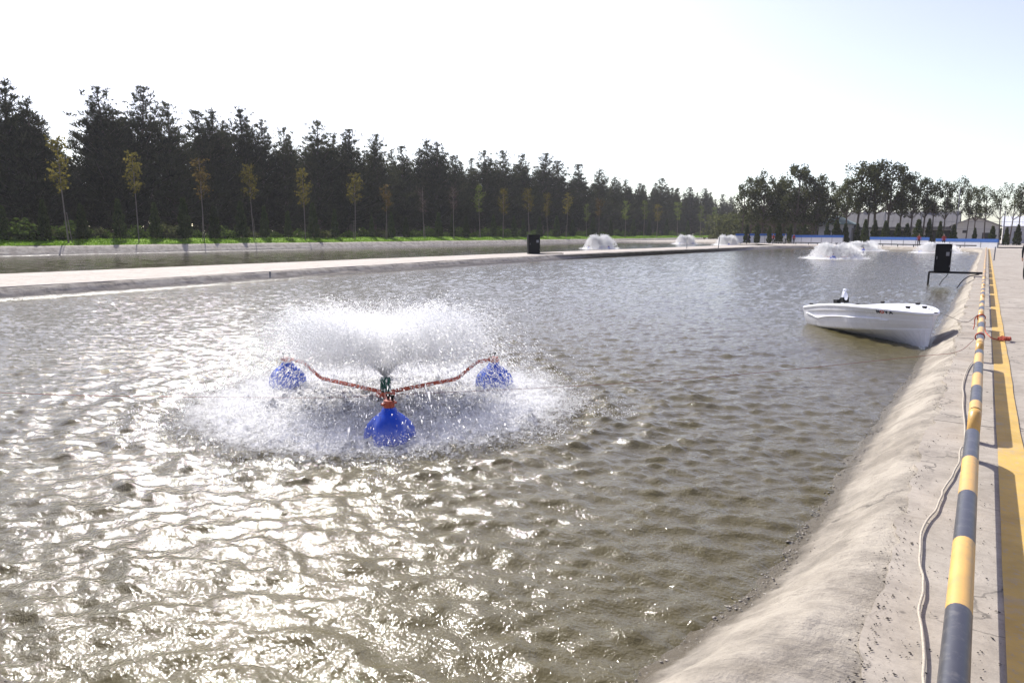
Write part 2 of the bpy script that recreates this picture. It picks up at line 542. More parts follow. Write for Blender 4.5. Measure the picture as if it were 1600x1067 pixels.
main_loop = [(-1.22, 2.6), (-1.00, 3.7), (-0.90, 5.0), (-0.88, 7.4), (-0.82, 10.2), (-0.76, 13.5), (-0.74, 20), (-0.72, 26),
             (-0.70, 40), (-0.72, 51), (-0.70, 70), (-0.65, 92), (-1.6, 97.5), (-6, 101), (-12, 106), (-19, 112), (-23.0, 112.5), (-24.8, 104),
             (-27.0, 85), (-28.7, 66), (-29.2, 47), (-27.9, 29), (-26.7, 19), (-25.8, 11), (-25.6, 3.5), (-24, 0.7), (-12, 0.75),
             (-6, 0.85), (-3.8, 1.05), (-2.4, 1.4), (-1.65, 1.9)]
left_loop = [(-35.6, 5), (-36.0, 24), (-35.4, 52), (-34.6, 80), (-34.0, 103), (-34.5, 126), (-40, 146), (-56, 152), (-72, 150), (-76, 140), (-76, 90),
             (-76, 40), (-76, 10), (-74, -10), (-56, -14), (-38, -10)]
BANK_PROF = [(-2.4, -1.0), (-1.3, -0.58), (-0.7, -0.30), (-0.35, -0.15), (-0.15, -0.065), (0.0, 0.0), (0.06, 0.03), (0.12, 0.065), (0.18, 0.105),
             (0.24, 0.15), (0.30, 0.20), (0.36, 0.25), (0.42, 0.295), (0.47, 0.33), (0.52, 0.355), (0.58, 0.372), (0.66, 0.38), (0.8, 0.384), (1.0, 0.37), (1.3, 0.0)]


def sweep_bank(name, loop, wz, top_z, label_kind, near, flip):
    L = chaikin(loop, 2)
    P = resample(L, near)
    nxt = np.roll(P, -1, 0); prv = np.roll(P, 1, 0)
    T = nxt - prv; T /= np.linalg.norm(T, axis=1)[:, None]
    area = 0.5 * np.sum(P[:, 0] * nxt[:, 1] - nxt[:, 0] * P[:, 1])
    N = np.column_stack([T[:, 1], -T[:, 0]]) * (1 if area > 0 else -1)
    ks = top_z - wz
    prof = []
    for a, b in zip(BANK_PROF[:-1], BANK_PROF[1:]):
        n = 3 if a[0] >= -0.2 and b[0] <= 0.7 else 1
        for i in range(n): prof.append((a[0] + (b[0] - a[0]) * i / n, a[1] + (b[1] - a[1]) * i / n))
    prof.append(BANK_PROF[-1])
    O = np.array([p[0] for p in prof]); Z = np.array([p[1] for p in prof]) * ks / 0.384
    n, k = len(P), len(O)
    XY = P[:, None, :] + N[:, None, :] * O[None, :, None]
    V = np.empty((n, k, 3)); V[..., :2] = XY; V[..., 2] = wz + Z[None, :]
    flat = V.reshape(-1, 3)
    w = np.clip(1 - np.abs(np.tile(O, n) - 0.28) / 0.45, 0, 1) * (ks / 0.4)
    nz = 0.018 * vnoise(flat[:, :2], 0.62, 1) + 0.014 * vnoise(flat[:, :2], 0.21, 2) + 0.014 * vnoise(flat[:, :2], 0.085, 3) + 0.006 * vnoise(flat[:, :2], 0.04, 13) + 0.035 * vnoise(flat[:, :2], 2.3, 4)
    flat[:, 2] += nz * (0.25 + 0.75 * w) * np.where(np.tile(O, n) > 0.62, 0.25, 1)
    idx = np.arange(n * k).reshape(n, k)
    a = idx; b = np.roll(idx, -1, 0)
    q = np.stack([a[:, :-1], a[:, 1:], b[:, 1:], b[:, :-1]], -1).reshape(-1, 4)
    if area < 0: q = q[:, ::-1]
    o = link(name, mesh_np(name, flat, quads=q, mat=M['bank'], smooth=True))
    tag(o, kind='structure')
    return P, N


def near_main(p):
    d = math.hypot(p[0], p[1])
    return min(0.9, max(0.035, d * 0.011))


PM, NM = sweep_bank('pond_bank', main_loop, WZ, -0.012, 'bank', near_main, False)
PL, NL = sweep_bank('far_pond_bank', left_loop, LWZ, -0.012, 'bank', lambda p: 1.2 if p[0] > -60 else 0.8, False)

# base ground to the horizon
mb = MB()
mb.add([(-4000, -600, -1.6), (4000, -600, -1.6), (4000, 6000, -1.6), (-4000, 6000, -1.6)], [(0, 1, 2, 3)])
tag(mb.build('ground', M['soil']), kind='structure')

# terraces round the ponds at walkway level
mb = MB()
far_edge = [(9000 * 0 - 33.4, 128), (-34, 160), (-90, 152.5), (-90, 4000), (2500, 4000), (2500, 103), (-0.45, 103), (-0.45, 97.2), (-1.3, 98.6), (-6, 101.7), (-12, 106.7), (-19, 112.7), (-23.2, 113.2)]
mb.add([(x, y, -0.016) for x, y in [(-26, 110), (-23.2, 113.2), (-19, 112.75), (-12, 106.75), (-6, 101.75), (-1.2, 98.4), (-0.3, 97.5), (2500, 97.5), (2500, 4000), (-2500, 4000), (-2500, 152.7), (-56, 152.7), (-39.6, 146.8), (-33.9, 126.5)]],
       [tuple(range(14))])
tag(mb.build('far_terrace', M['berm']), kind='structure')
mb = MB()
mb.add([(x, y, -0.012) for x, y in [(-25.5, 0.35), (-25.5, -30), (-0.28, -30), (-0.28, 1.0), (-1.9, 0.9), (-3, 0.55)]], [tuple(range(6))])
tag(mb.build('near_terrace', M['berm']), kind='structure')

# walkway of cast slabs
walk = MB().add([(-0.26, -30, -0.05), (60, -30, -0.05), (60, 97.4, -0.05), (-0.26, 97.4, -0.05)], [(0, 1, 2, 3)]).build('walkway', M['mortar'])
tag(walk, kind='structure')
slab_edges = [-29.9, -23.7, -17.5, -11.3, -5.1, 1.1, 7.3, 13.5, 19.7, 25.9, 32.1, 38.3, 44.5, 50.7, 56.9, 63.1, 69.3, 75.5, 81.7, 87.9, 97.4]
for i in range(len(slab_edges) - 1):
    y0, y1 = slab_edges[i] + 0.008, slab_edges[i + 1] - 0.008
    for x0, x1 in ((-0.27, 5.2), (5.216, 14.0)):
        if y1 < 0 and x0 > 0: continue
        mb = MB()
        nx, ny = 2, (90 if y1 < 22 and x0 < 0 else 16)
        xs = np.linspace(x0, x1, nx + 1); ys = np.linspace(y0, y1, ny + 1)
        dz = random.uniform(-0.003, 0.003)
        ed = [x0 + (0.05 * vnoise(np.array([[0.0, y]]), 0.8, 8)[0] + 0.025 * vnoise(np.array([[0.0, y]]), 0.25, 18)[0] + 0.02 * vnoise(np.array([[0.0, y]]), 0.09, 9)[0] if x0 < 0 else 0) for y in ys]
        vs = []
        for z in (dz, -0.06):
            for j, y in enumerate(ys):
                for k, x in enumerate(xs): vs.append((ed[j] if k == 0 else x, y, z))
        n1 = (nx + 1) * (ny + 1)
        fs = []
        for j in range(ny):
            for k in range(nx):
                a = j * (nx + 1) + k
                fs.append((a, a + 1, a + nx + 2, a + nx + 1))
            a = j * (nx + 1); b = a + nx + 1
            fs.append((a, b, b + n1, a + n1)); fs.append((a + nx, a + nx + n1, b + nx + n1, b + nx))
        fs.append((0, n1, n1 + nx, nx)); fs.append(tuple([ny * (nx + 1), ny * (nx + 1) + nx, n1 + ny * (nx + 1) + nx, n1 + ny * (nx + 1)]))
        mb.add(vs, fs)
        mb.build('slab', M['slab'], walk)

# painted yellow line
mb = MB()
ys = np.arange(-6, 97, 0.6)
vs = []
for y in ys:
    j = 0.004 * math.sin(y * 1.3) + 0.003 * math.sin(y * 4.1)
    vs += [(0.215 + j * 0.5, y, 0.0075), (0.385 + j, y, 0.0075)]
mb.add(vs, [(2 * i, 2 * i + 1, 2 * i + 3, 2 * i + 2) for i in range(len(ys) - 1)])
tag(mb.build('yellow_line', M['line']), kind='structure')

# berm between the two ponds, also cast in slabs
berm = MB().add([(-26.5, -12, -0.05), (-35.2, -12, -0.05), (-34.4, 108, -0.05), (-25.5, 106, -0.05), (-29.6, 47, -0.05)], [(0, 4, 3, 2, 1)]).build('berm_path', M['mortar'])
tag(berm, kind='structure')


def edge_x(P, N, y, near_x, off):
    Q = P + N * off
    s = np.abs(Q[:, 0] - near_x) < 6
    Q = Q[s]
    return Q[np.argmin(np.abs(Q[:, 1] - y)), 0]


for i, y0 in enumerate(np.arange(-6, 108, 6.0)):
    y1 = y0 + 5.985
    xa0, xa1 = edge_x(PM, NM, max(y0, 3), -27, 0.60), edge_x(PM, NM, max(y1, 3), -27, 0.60)
    xb0, xb1 = edge_x(PL, NL, y0, -35, 0.60), edge_x(PL, NL, y1, -35, 0.60)
    n = 8
    mb = MB(); vs = []
    for k in range(n + 1):
        u = k / n; y = y0 + (y1 - y0) * u
        xa = xa0 + (xa1 - xa0) * u + 0.10 * vnoise(np.array([[3.0, y]]), 0.9, 5)[0]
        xb = xb0 + (xb1 - xb0) * u
        dz = 0.012 * vnoise(np.array([[7.0, y]]), 2.0, 6)[0]
        vs += [(xa, y, dz), (xb, y, dz), (xa, y, -0.06), (xb, y, -0.06)]
    fs = []
    for k in range(n):
        a = 4 * k; b = a + 4
        fs += [(a, b, b + 1, a + 1), (a, a + 2, b + 2, b), (a + 1, b + 1, b + 3, a + 3)]
    fs += [(0, 1, 3, 2), (4 * n, 4 * n + 2, 4 * n + 3, 4 * n + 1)]
    mb.add(vs, fs)
    mb.build('slab', M['berm'], berm)

# raised left shore: coping, lawn, forest floor
mb = MB()
prof = [(-76.0, -0.36), (-76.6, 0.0), (-77.1, 0.32), (-77.5, 0.52), (-77.9, 0.56)]
ys = np.arange(-30, 420, 3.0)
vs = np.array([(x + 0.12 * math.sin(y * 0.21) + 0.06 * math.sin(y), y, z) for y in ys for x, z in prof])
vs[:, 2] += 0.03 * vnoise(vs[:, :2], 1.7, 3)
k = len(prof)
fs = [(j * k + i, j * k + i + 1, (j + 1) * k + i + 1, (j + 1) * k + i) for j in range(len(ys) - 1) for i in range(k - 1)]
mb.add(vs, fs)
tag(mb.build('shore_slope', M['bank'], smooth=True), kind='structure')


def lawn_z(x, y):
    u = np.clip((-77.7 - x) / 6.0, 0, 1)
    return 0.53 + 0.62 * u * u * (3 - 2 * u) + 0.05 * np.sin(y * 0.35 + x) + 0.04 * np.sin(y * 0.9)


mb = MB()
xs = np.linspace(-77.75, -86, 12); ys = np.arange(-30, 420, 1.5)
X, Y = np.meshgrid(xs, ys)
V = np.column_stack([X.ravel(), Y.ravel(), lawn_z(X, Y).ravel()])
idx = np.arange(X.size).reshape(X.shape)
q = np.stack([idx[:-1, :-1], idx[1:, :-1], idx[1:, 1:], idx[:-1, 1:]], -1).reshape(-1, 4)
tag(link('lawn', mesh_np('lawn', V, quads=q, mat=M['lawn'], smooth=True)), kind='structure')
mb = MB().add([(-85.5, -60, 1.1), (-85.5, 420, 1.1), (-600, 900, 1.1), (-600, -60, 1.1)], [(0, 1, 2, 3)])
tag(mb.build('forest_floor', M['floor']), kind='structure')

# grass blades on the lawn
n = 26000
gx = -77.75 - 6.0 * RNG.random(n) ** 1.1; gy = 12 + 260 * RNG.random(n) ** 1.6
gz = lawn_z(gx, gy)
th = RNG.random(n) * 2 * math.pi; h = 0.09 + 0.12 * RNG.random(n); w = 0.05 + 0.05 * RNG.random(n)
B = np.column_stack([gx, gy, gz]); D = np.column_stack([np.cos(th), np.sin(th), 0 * th]) * w[:, None]
Tp = B + np.column_stack([0.05 * np.cos(th * 3), 0.05 * np.sin(th * 2), h])
V = np.stack([B - D, B + D, Tp], 1).reshape(-1, 3)
tag(link('grass_blades', mesh_np('grass_blades', V, tris=np.arange(3 * n).reshape(-1, 3), mat=M['grass'])),
    'short bright green grass along the far pond edge', 'grass', kind='stuff')

# ------------------------------------------------------------------ water
AER = [  # (x, y, pond, scale)
    (-6.22, 6.17, 'main', 1.0),
]
p = at_z(1305, 404, WZ); AER.append((p[0], p[1], 'main', 1.0))
p = at_z(1362, 392, WZ); AER.append((-13.0, 98.0, 'main', 1.0))
p = at_z(1467, 394, WZ); AER.append((p[0], p[1] - 4, 'main', 1.0))
p = at_z(937, 389, LWZ); AER.append((p[0], p[1], 'left', 1.0))
AER.append((-52.5, 141.0, 'left', 1.0))
AER.append((-41.2, 133.0, 'left', 1.0))


def wave_tile(size, n, lam_peak, wind, spread, rms, seed, lam_min):
    rng = np.random.default_rng(seed)
    kx = np.fft.fftfreq(n, size / n) * 2 * math.pi
    KX, KY = np.meshgrid(kx, kx)
    K = np.hypot(KX, KY) + 1e-9
    kp = 2 * math.pi / lam_peak
    S = np.exp(-1.1 * (kp / K) ** 2) / K ** 3.6
    S *= np.exp(-(K * lam_min / (2 * math.pi)) ** 2)
    c = (KX * math.cos(wind) + KY * math.sin(wind)) / K
    S *= (spread + (1 - spread) * np.abs(c) ** 3)
    A = np.sqrt(S) * (rng.normal(size=K.shape) + 1j * rng.normal(size=K.shape))
    A[0, 0] = 0
    h = np.fft.ifft2(A).real
    return h / h.std() * rms


def sample_tile(T, size, x, y, rot=0.0):
    n = T.shape[0]
    c, s = math.cos(rot), math.sin(rot)
    u = ((x * c - y * s) / size * n) % n; v = ((x * s + y * c) / size * n) % n
    i = np.floor(u).astype(int); j = np.floor(v).astype(int)
    fu, fv = u - i, v - j
    i1 = (i + 1) % n; j1 = (j + 1) % n; i %= n; j %= n
    return (T[j, i] * (1 - fu) + T[j, i1] * fu) * (1 - fv) + (T[j1, i] * (1 - fu) + T[j1, i1] * fu) * fv


WIND = math.pi / 2 + YAW - R(14)
T1 = wave_tile(13.7, 512, 0.46, WIND, 0.07, 0.0098, 3, 0.05)
T2 = wave_tile(7.3, 512, 0.24, WIND + R(18), 0.25, 0.0038, 4, 0.03)
T3 = wave_tile(5.1, 512, 0.24, WIND, 0.9, 0.010, 5, 0.04)


def spaced(a, b, d0, g, origin):
    """coordinates from a to b whose step grows with the distance from origin"""
    out = [a]
    while out[-1] < b:
        out.append(out[-1] + d0 + g * max(0.0, abs(out[-1] - origin) - 3.0))
    return np.array(out)


def foam_field(x, y, pond):
    f = np.zeros_like(x)
    for ax, ay, pd, s in AER:
        if pd != pond: continue
        r = np.hypot(x - ax, y - ay)
        ring = np.exp(-((r - 1.9) / 0.75) ** 2) * 0.34 + np.exp(-(r / 1.5) ** 2) * 0.30 + 0.38 * np.exp(-(r / 3.2) ** 3) + 0.24 * np.exp(-(r / 4.6) ** 2)
        if ay > 20: ring = ring * 1.3
        f = np.maximum(f, ring)
    return np.clip(f, 0, 1)


xs = -spaced(0.25, 30.5, 0.030, 0.0042, 2.0)[::-1]
ys = spaced(0.4, 113.5, 0.032, 0.0085, 3.5)
X, Y = np.meshgrid(xs, ys)
x, y = X.ravel(), Y.ravel()
h = sample_tile(T1, 13.7, x, y) + sample_tile(T2, 7.3, x, y, 0.35)
r = np.hypot(x - AER[0][0], y - AER[0][1])
h *= 0.64 + 0.36 * np.exp(-(r / 6.5) ** 2)
chop = np.exp(-(r / 2.6) ** 4)
h = h * (1 + 0.3 * chop) + chop * 1.1 * sample_tile(T3, 5.1, x, y)
h += 0.012 * np.sin(2 * math.pi * r / 0.55 + 1.2 * vnoise(np.column_stack([x, y]), 0.8, 31)) * np.exp(-((r - 3.0) / 1.2) ** 2)
for ax, ay, pd, s in AER[1:]:
    if pd == 'main':
        rr = np.hypot(x - ax, y - ay)
        h += np.exp(-(rr / 2.8) ** 4) * 0.8 * sample_tile(T3, 5.1, x, y)
h = h + 12.0 * np.maximum(h, 0) ** 2          # crests sharper than troughs
V = np.column_stack([x, y, WZ + h])
idx = np.arange(X.size).reshape(X.shape)
q = np.stack([idx[:-1, :-1], idx[:-1, 1:], idx[1:, 1:], idx[1:, :-1]], -1).reshape(-1, 4)
me = mesh_np('water', V, quads=q, mat=M['water'], smooth=True)
at = me.attributes.new('foam', 'FLOAT', 'POINT'); at.data.foreach_set('value', foam_field(x, y, 'main').astype(np.float32))
tag(link('pond_water', me), kind='structure')
print('water verts', len(V))

xs = np.arange(-77.5, -34, 0.35); ys = spaced(-14, 152, 0.35, 0.004, 20)
X, Y = np.meshgrid(xs, ys); x, y = X.ravel(), Y.ravel()
V = np.column_stack([x, y, LWZ + 0.5 * sample_tile(T1, 13.7, x, y)])
idx = np.arange(X.size).reshape(X.shape)
q = np.stack([idx[:-1, :-1], idx[:-1, 1:], idx[1:, 1:], idx[1:, :-1]], -1).reshape(-1, 4)
me = mesh_np('water_left', V, quads=q, mat=M['water_left'], smooth=True)
at = me.attributes.new('foam', 'FLOAT', 'POINT'); at.data.foreach_set('value', foam_field(x, y, 'left').astype(np.float32))
tag(link('far_pond_water', me), kind='structure')


# ------------------------------------------------------------------ aerators
def float_mesh():
    prof = [(0.02, -0.16), (0.17, -0.15), (0.232, -0.09), (0.256, -0.02), (0.258, 0.05), (0.248, 0.115), (0.222, 0.175), (0.180, 0.228), (0.132, 0.268), (0.092, 0.296), (0.078, 0.335), (0.060, 0.345)]
    amp = [0.03, 0.07, 0.10, 0.11, 0.11, 0.10, 0.085, 0.045, 0.03, 0.01, 0, 0]
    return MB().lathe(prof, 48, 6, amp).mesh('float', M['float_blue'], True)


def build_aerator(floats, hub, label, group):
    root = empty('aerator', (hub[0], hub[1], WZ))
    tag(root, label, 'aerator', group)
    fm = float_mesh()
    clamp = MB(); clamp.tube([(0, 0, 0.33), (0, 0, 0.42)], 0.062, 12); clamp.box(-0.085, 0.085, -0.02, 0.02, 0.36, 0.40); clamp.box(-0.02, 0.02, -0.09, 0.09, 0.375, 0.395)
    cm = clamp.mesh('clamp', M['arm_red'])
    bolt = MB().tube([(0, 0, 0.40), (0, 0, 0.475)], 0.014, 8).tube([(0, 0, 0.455), (0, 0, 0.48)], 0.024, 6).mesh('bolt', M['black_metal'])
    for fx, fy in floats:
        dx, dy = fx - hub[0], fy - hub[1]
        L = math.hypot(dx, dy); ux, uy = dx / L, dy / L
        fl = link('float', fm, root, (dx, dy, 0)); fl.scale = (0.94, 0.94, 0.97); fl.rotation_euler = (random.uniform(-0.04, 0.04), random.uniform(-0.04, 0.04), math.atan2(dy, dx) + 0.5)
        link('clamp', cm, fl)
        for s in (-0.045, 0.045): link('bolt', bolt, fl, (s, 0.02, 0))
        pts = [(ux * 0.07, uy * 0.07, 0.085), (ux * 0.62 * L, uy * 0.62 * L, 0.155), (ux * 0.655 * L, uy * 0.655 * L, 0.175), (ux * 0.80 * L, uy * 0.80 * L, 0.33), (ux * 0.83 * L, uy * 0.83 * L, 0.355), (ux * 0.985 * L, uy * 0.985 * L, 0.38)]
        MB().tube(pts, 0.027, 4).build('arm', M['arm_red'], root)
    mot = MB().lathe([(0.02, 0.10), (0.063, 0.10), (0.063, 0.27), (0.055, 0.285), (0.02, 0.285)], 20)
    for k in range(12):
        a = 2 * math.pi * k / 12
        mot.box(0.06, 0.071, -0.004, 0.004, 0.12, 0.25, M=Matrix.Rotation(a, 4, 'Z'))
    mot.build('motor', M['motor_green'], root)
    MB().lathe([(0.02, 0.045), (0.13, 0.045), (0.13, 0.07), (0.10, 0.10), (0.02, 0.10)], 18).build('hub_plate', M['arm_red'], root)
    MB().tube([(0.02, -0.05, -0.2), (0.02, -0.05, 0.06)], 0.045, 12).build('intake', M['black_metal'], root)
    return root


def drops_mesh(name, P, Vel, rad, stretch):
    """each drop a six-pointed bead drawn out along its flight"""
    n = len(P)
    d = Vel / (np.linalg.norm(Vel, axis=1)[:, None] + 1e-6)
    a = np.cross(d, rand_unit(n, np.random.default_rng(n))); a /= (np.linalg.norm(a, axis=1)[:, None] + 1e-6)
    b = np.cross(d, a)
    r = rad[:, None]; s = stretch[:, None]
    c1 = math.cos(2.094); s1 = math.sin(2.094)
    V = np.stack([P + d * r * s, P - d * r * s * 0.6 + a * r, P - d * r * s * 0.6 + (a * c1 + b * s1) * r, P - d * r * s * 0.6 + (a * c1 - b * s1) * r], 1).reshape(-1, 3)
    base = np.array([(0, 1, 2), (0, 2, 3), (0, 3, 1)])          # open beads, lit from within by the low sun
    T = (np.arange(n)[:, None, None] * 4 + base[None]).reshape(-1, 3)
    return mesh_np(name, V, tris=T, mat=M['drops'])


def spray(n_jets, per_jet, seed, rmul, n_splash, fall=0.22):
    rng = np.random.default_rng(seed)
    n = n_jets * per_jet
    az = np.repeat(rng.random(n_jets) * 2 * math.pi, per_jet) + rng.normal(size=n) * 0.035
    apex = np.repeat(np.clip(rng.normal(0.62, 0.13, n_jets), 0.25, 0.95), per_jet) + rng.normal(size=n) * 0.035
    rr = np.repeat(np.clip(rng.normal(2.55, 0.45, n_jets), 1.2, 3.6), per_jet) + rng.normal(size=n) * 0.08
    apex = np.clip(apex, 0.2, None)
    vz = np.sqrt(2 * 9.81 * apex)
    T = vz / 9.81 + np.sqrt(2 * (apex + 0.27) / 9.81)
    t0 = np.repeat(rng.random(n_jets), per_jet); tt = (t0 + rng.normal(size=n) * 0.10 + rng.random(n) * 0.25) % 1.0
    t = tt * T
    drag = 1 - 0.10 * tt
    P = np.column_stack([np.cos(az) * rr * t * drag, np.sin(az) * rr * t * drag, 0.29 + vz * t - 4.905 * t * t])
    P += rng.normal(size=P.shape) * (0.006 + 0.040 * tt[:, None])
    Vel = np.column_stack([np.cos(az) * rr, np.sin(az) * rr, vz - 9.81 * t])
    rad = np.exp(rng.normal(math.log(0.0036), 0.45, n)) * rmul
    st = 1.5 + 3.0 * rng.random(n)
    # splashes where the drops land
    m = n_splash
    a2 = rng.random(m) * 2 * math.pi
    cl = rng.integers(0, 900, m); ca = rng.random(900) * 2 * math.pi; cr = np.clip(rng.normal(1.95, 0.50, 900), 0.4, 3.1)
    hh = rng.random(m) ** 2.5 * 0.14
    P2 = np.column_stack([np.cos(ca[cl]) * cr[cl], np.sin(ca[cl]) * cr[cl], hh]) + np.column_stack([rng.normal(size=m) * (0.05 + 0.3 * hh), rng.normal(size=m) * (0.05 + 0.3 * hh), np.zeros(m)])
    V2 = np.column_stack([rng.normal(size=m) * 0.4, rng.normal(size=m) * 0.4, rng.normal(size=m)])
    r2 = np.exp(rng.normal(math.log(0.0031), 0.4, m)) * rmul
    P = np.vstack([P, P2]); Vel = np.vstack([Vel, V2]); rad = np.concatenate([rad, r2]); st = np.concatenate([st, np.full(m, 1.4)])
    early = np.concatenate([tt, np.ones(m)]) < 0.16
    keep = (P[:, 2] > 0.0) & (~early | (rng.random(len(P)) < 0.35)) & ((np.concatenate([tt, np.zeros(m)]) < 0.60) | (rng.random(len(P)) < fall))
    return drops_mesh('spray', P[keep], Vel[keep], rad[keep], st[keep])


hub0 = (-6.22, 6.17)
fl0 = [(-7.95, 5.98), (-5.53, 7.60), (-4.94, 4.94)]
build_aerator(fl0, hub0, 'aerator with three blue floats and red arms nearest the camera', 'aerators floating on the ponds')
s0 = link('water_spray', spray(2600, 105, 5, 1.0, 60000), None, (hub0[0], hub0[1], WZ))
tag(s0, 'white spray of drops thrown up by the near blue aerator', 'water spray', kind='stuff')
# fine mist hanging in the crown of the spray
t = NT('spray mist'); t.t.nodes.remove(t.b)
vs_ = t.n('ShaderNodeVolumePrincipled'); vs_.inputs['Color'].default_value = (0.99, 0.99, 0.99, 1); vs_.inputs['Anisotropy'].default_value = 0.45
sx = t.n('ShaderNodeSeparateXYZ'); t.l(t.coord(), sx.inputs[0])
rad = t.math('SQRT', t.math('ADD', t.math('MULTIPLY', sx.outputs['X'], sx.outputs['X']), t.math('MULTIPLY', sx.outputs['Y'], sx.outputs['Y'])))
dr = t.math('DIVIDE', t.math('SUBTRACT', rad, 0.62), 0.75); dz_ = t.math('DIVIDE', t.math('SUBTRACT', sx.outputs['Z'], 0.76), 0.30)
core = t.math('MAXIMUM', t.math('SUBTRACT', 1.0, t.math('ADD', t.math('MULTIPLY', dr, dr), t.math('MULTIPLY', dz_, dz_))), 0.0)
puff = t.ramp(t.noise(4.0, 6, 0.7, t.coord(), 0.8), [(0.38, 0.0), (0.66, 1.0)])
t.l(t.math('MULTIPLY', t.math('MULTIPLY', core, puff), 3.0), vs_.inputs['Density'])
t.l(vs_.outputs[0], t.o.inputs['Volume'])
mist = MB().lathe([(0.02, 0.30), (0.9, 0.38), (1.42, 0.55), (1.5, 0.76), (1.4, 0.95), (0.9, 1.10), (0.02, 1.12)], 32).build('spray_mist', t.m, s0)
# low mist over the ring where the drops land
t = NT('splash mist'); t.t.nodes.remove(t.b)
vs_ = t.n('ShaderNodeVolumePrincipled'); vs_.inputs['Color'].default_value = (0.99, 0.99, 0.99, 1); vs_.inputs['Anisotropy'].default_value = 0.4
sx = t.n('ShaderNodeSeparateXYZ'); t.l(t.coord(), sx.inputs[0])
rad = t.math('SQRT', t.math('ADD', t.math('MULTIPLY', sx.outputs['X'], sx.outputs['X']), t.math('MULTIPLY', sx.outputs['Y'], sx.outputs['Y'])))
dr = t.math('DIVIDE', t.math('SUBTRACT', rad, 1.80), 0.75); dz_ = t.math('DIVIDE', t.math('SUBTRACT', sx.outputs['Z'], 0.05), 0.22)
core = t.math('MAXIMUM', t.math('SUBTRACT', 1.0, t.math('ADD', t.math('MULTIPLY', dr, dr), t.math('MULTIPLY', dz_, dz_))), 0.0)
puff = t.ramp(t.noise(5.0, 6, 0.7, t.coord(), 0.8), [(0.42, 0.0), (0.66, 1.0)])
t.l(t.math('MULTIPLY', t.math('MULTIPLY', core, puff), 1.1), vs_.inputs['Density'])
t.l(vs_.outputs[0], t.o.inputs['Volume'])
MB().lathe([(0.9, 0.012), (2.6, 0.012), (2.6, 0.16), (2.1, 0.28), (1.4, 0.28), (0.9, 0.14), (0.9, 0.012)], 40, caps=False).build('splash_mist', t.m, s0)
# clear sheet of water leaving the nozzle as a cone
t = NT('nozzle sheet')
tb = t.n('ShaderNodeBsdfTransparent'); dif = t.n('ShaderNodeBsdfTranslucent'); dif.inputs['Color'].default_value = (0.97, 0.95, 0.93, 1)
mx = t.n('ShaderNodeMixShader')
mp = t.n('ShaderNodeMapping'); mp.inputs['Scale'].default_value = (9, 9, 1.2); t.l(t.coord(), mp.inputs['Vector'])
t.l(t.ramp(t.noise(6, 5, 0.7, mp.outputs[0]), [(0.3, 0.15), (0.75, 0.6)]), mx.inputs[0])
t.l(tb.outputs[0], mx.inputs[1]); t.l(dif.outputs[0], mx.inputs[2]); t.l(mx.outputs[0], t.o.inputs['Surface'])
M['sheet'] = t.m
prof = []
for k in range(9):
    tm = 0.012 + 0.018 * k
    prof.append((0.012 + 2.15 * tm, 0.285 + 3.9 * tm - 4.9 * tm * tm))
vs, fs = [], []
n = 40
for i, (rr, z) in enumerate(prof):
    for j in range(n):
        th = 2 * math.pi * j / n
        k = rr * (1 + 0.05 * math.sin(5 * th + i) + 0.04 * math.sin(11 * th))
        vs.append((k * math.cos(th), k * math.sin(th), z + 0.01 * i * 0.2 * math.sin(7 * th)))
for i in range(len(prof) - 1):
    for j in range(n):
        fs.append((i * n + j, i * n + (j + 1) % n, (i + 1) * n + (j + 1) % n, (i + 1) * n + j))
o = MB().add(vs, fs).build('nozzle_jet', M['sheet'], s0, True)

names = ['aerator under the spray nearest beyond the white boat', 'aerator at the far left corner of the main pond',
         'aerator behind the black box by the right bank', 'aerator beyond the black box on the berm',
         'aerator far back in the left pond near the lawn', 'aerator in the left pond before the blue wall']
far_spray = spray(560, 60, 9, 3.4, 11000, 1.0)
for (ax, ay, pd, s), nm in zip(AER[1:], names):
    a0 = random.random() * 6
    fl = [(ax + 1.6 * math.cos(a0 + k * 2.094), ay + 1.6 * math.sin(a0 + k * 2.094)) for k in range(3)]
    rt = build_aerator(fl, (ax, ay), nm, 'aerators floating on the ponds')
    rt.location.z = WZ if pd == 'main' else LWZ
    so = link('water_spray', far_spray, None, (ax, ay, rt.location.z))
    so.rotation_euler = (0, 0, random.random() * 6)
    so.scale = (1.0, 1.0, random.uniform(0.85, 1.12) if pd == 'main' else random.uniform(1.45, 1.7))
    tag(so, 'white spray thrown up by the ' + nm, 'water spray', kind='stuff')


# ------------------------------------------------------------------ striped pipe barriers
def hoop_mesh(L, first, col0):
    """low pipe hoop along +Y with chamfered corners; the painted bands alternate along the pipe"""
    hz, ch, rad, n = 0.222, 0.10, 0.047, 18
    bar = MB()
    edges = [ch, first]
    while edges[-1] < L - ch - 0.2:
        edges.append(edges[-1] + 0.735)
    edges[-1] = L - ch
    for i in range(len(edges) - 1):
        y0, y1 = edges[i], edges[i + 1]
        bar.tube([(0, y0, hz), (0, (y0 + y1) / 2, hz), (0, y1, hz)], rad, n, (i + col0) % 2, cap=False)
    last = (len(edges) - 2 + col0) % 2
    mats = [M['pipe_yellow'], M['pipe_black']]
    leg = MB()
    leg.tube([(0, 0, -0.03), (0, 0.0, hz - ch), (0, 0.02, hz - 0.055), (0, 0.055, hz - 0.02), (0, ch, hz)], rad, n, 0)
    leg2 = MB()
    leg2.tube([(0, L - ch, hz), (0, L - 0.055, hz - 0.02), (0, L - 0.02, hz - 0.055), (0, L, hz - ch), (0, L, -0.03)], rad, n, 0)
    return (bar.mesh('top_bar', mats, True), leg.mesh('leg', mats[col0], True), leg2.mesh('leg', mats[last], True))


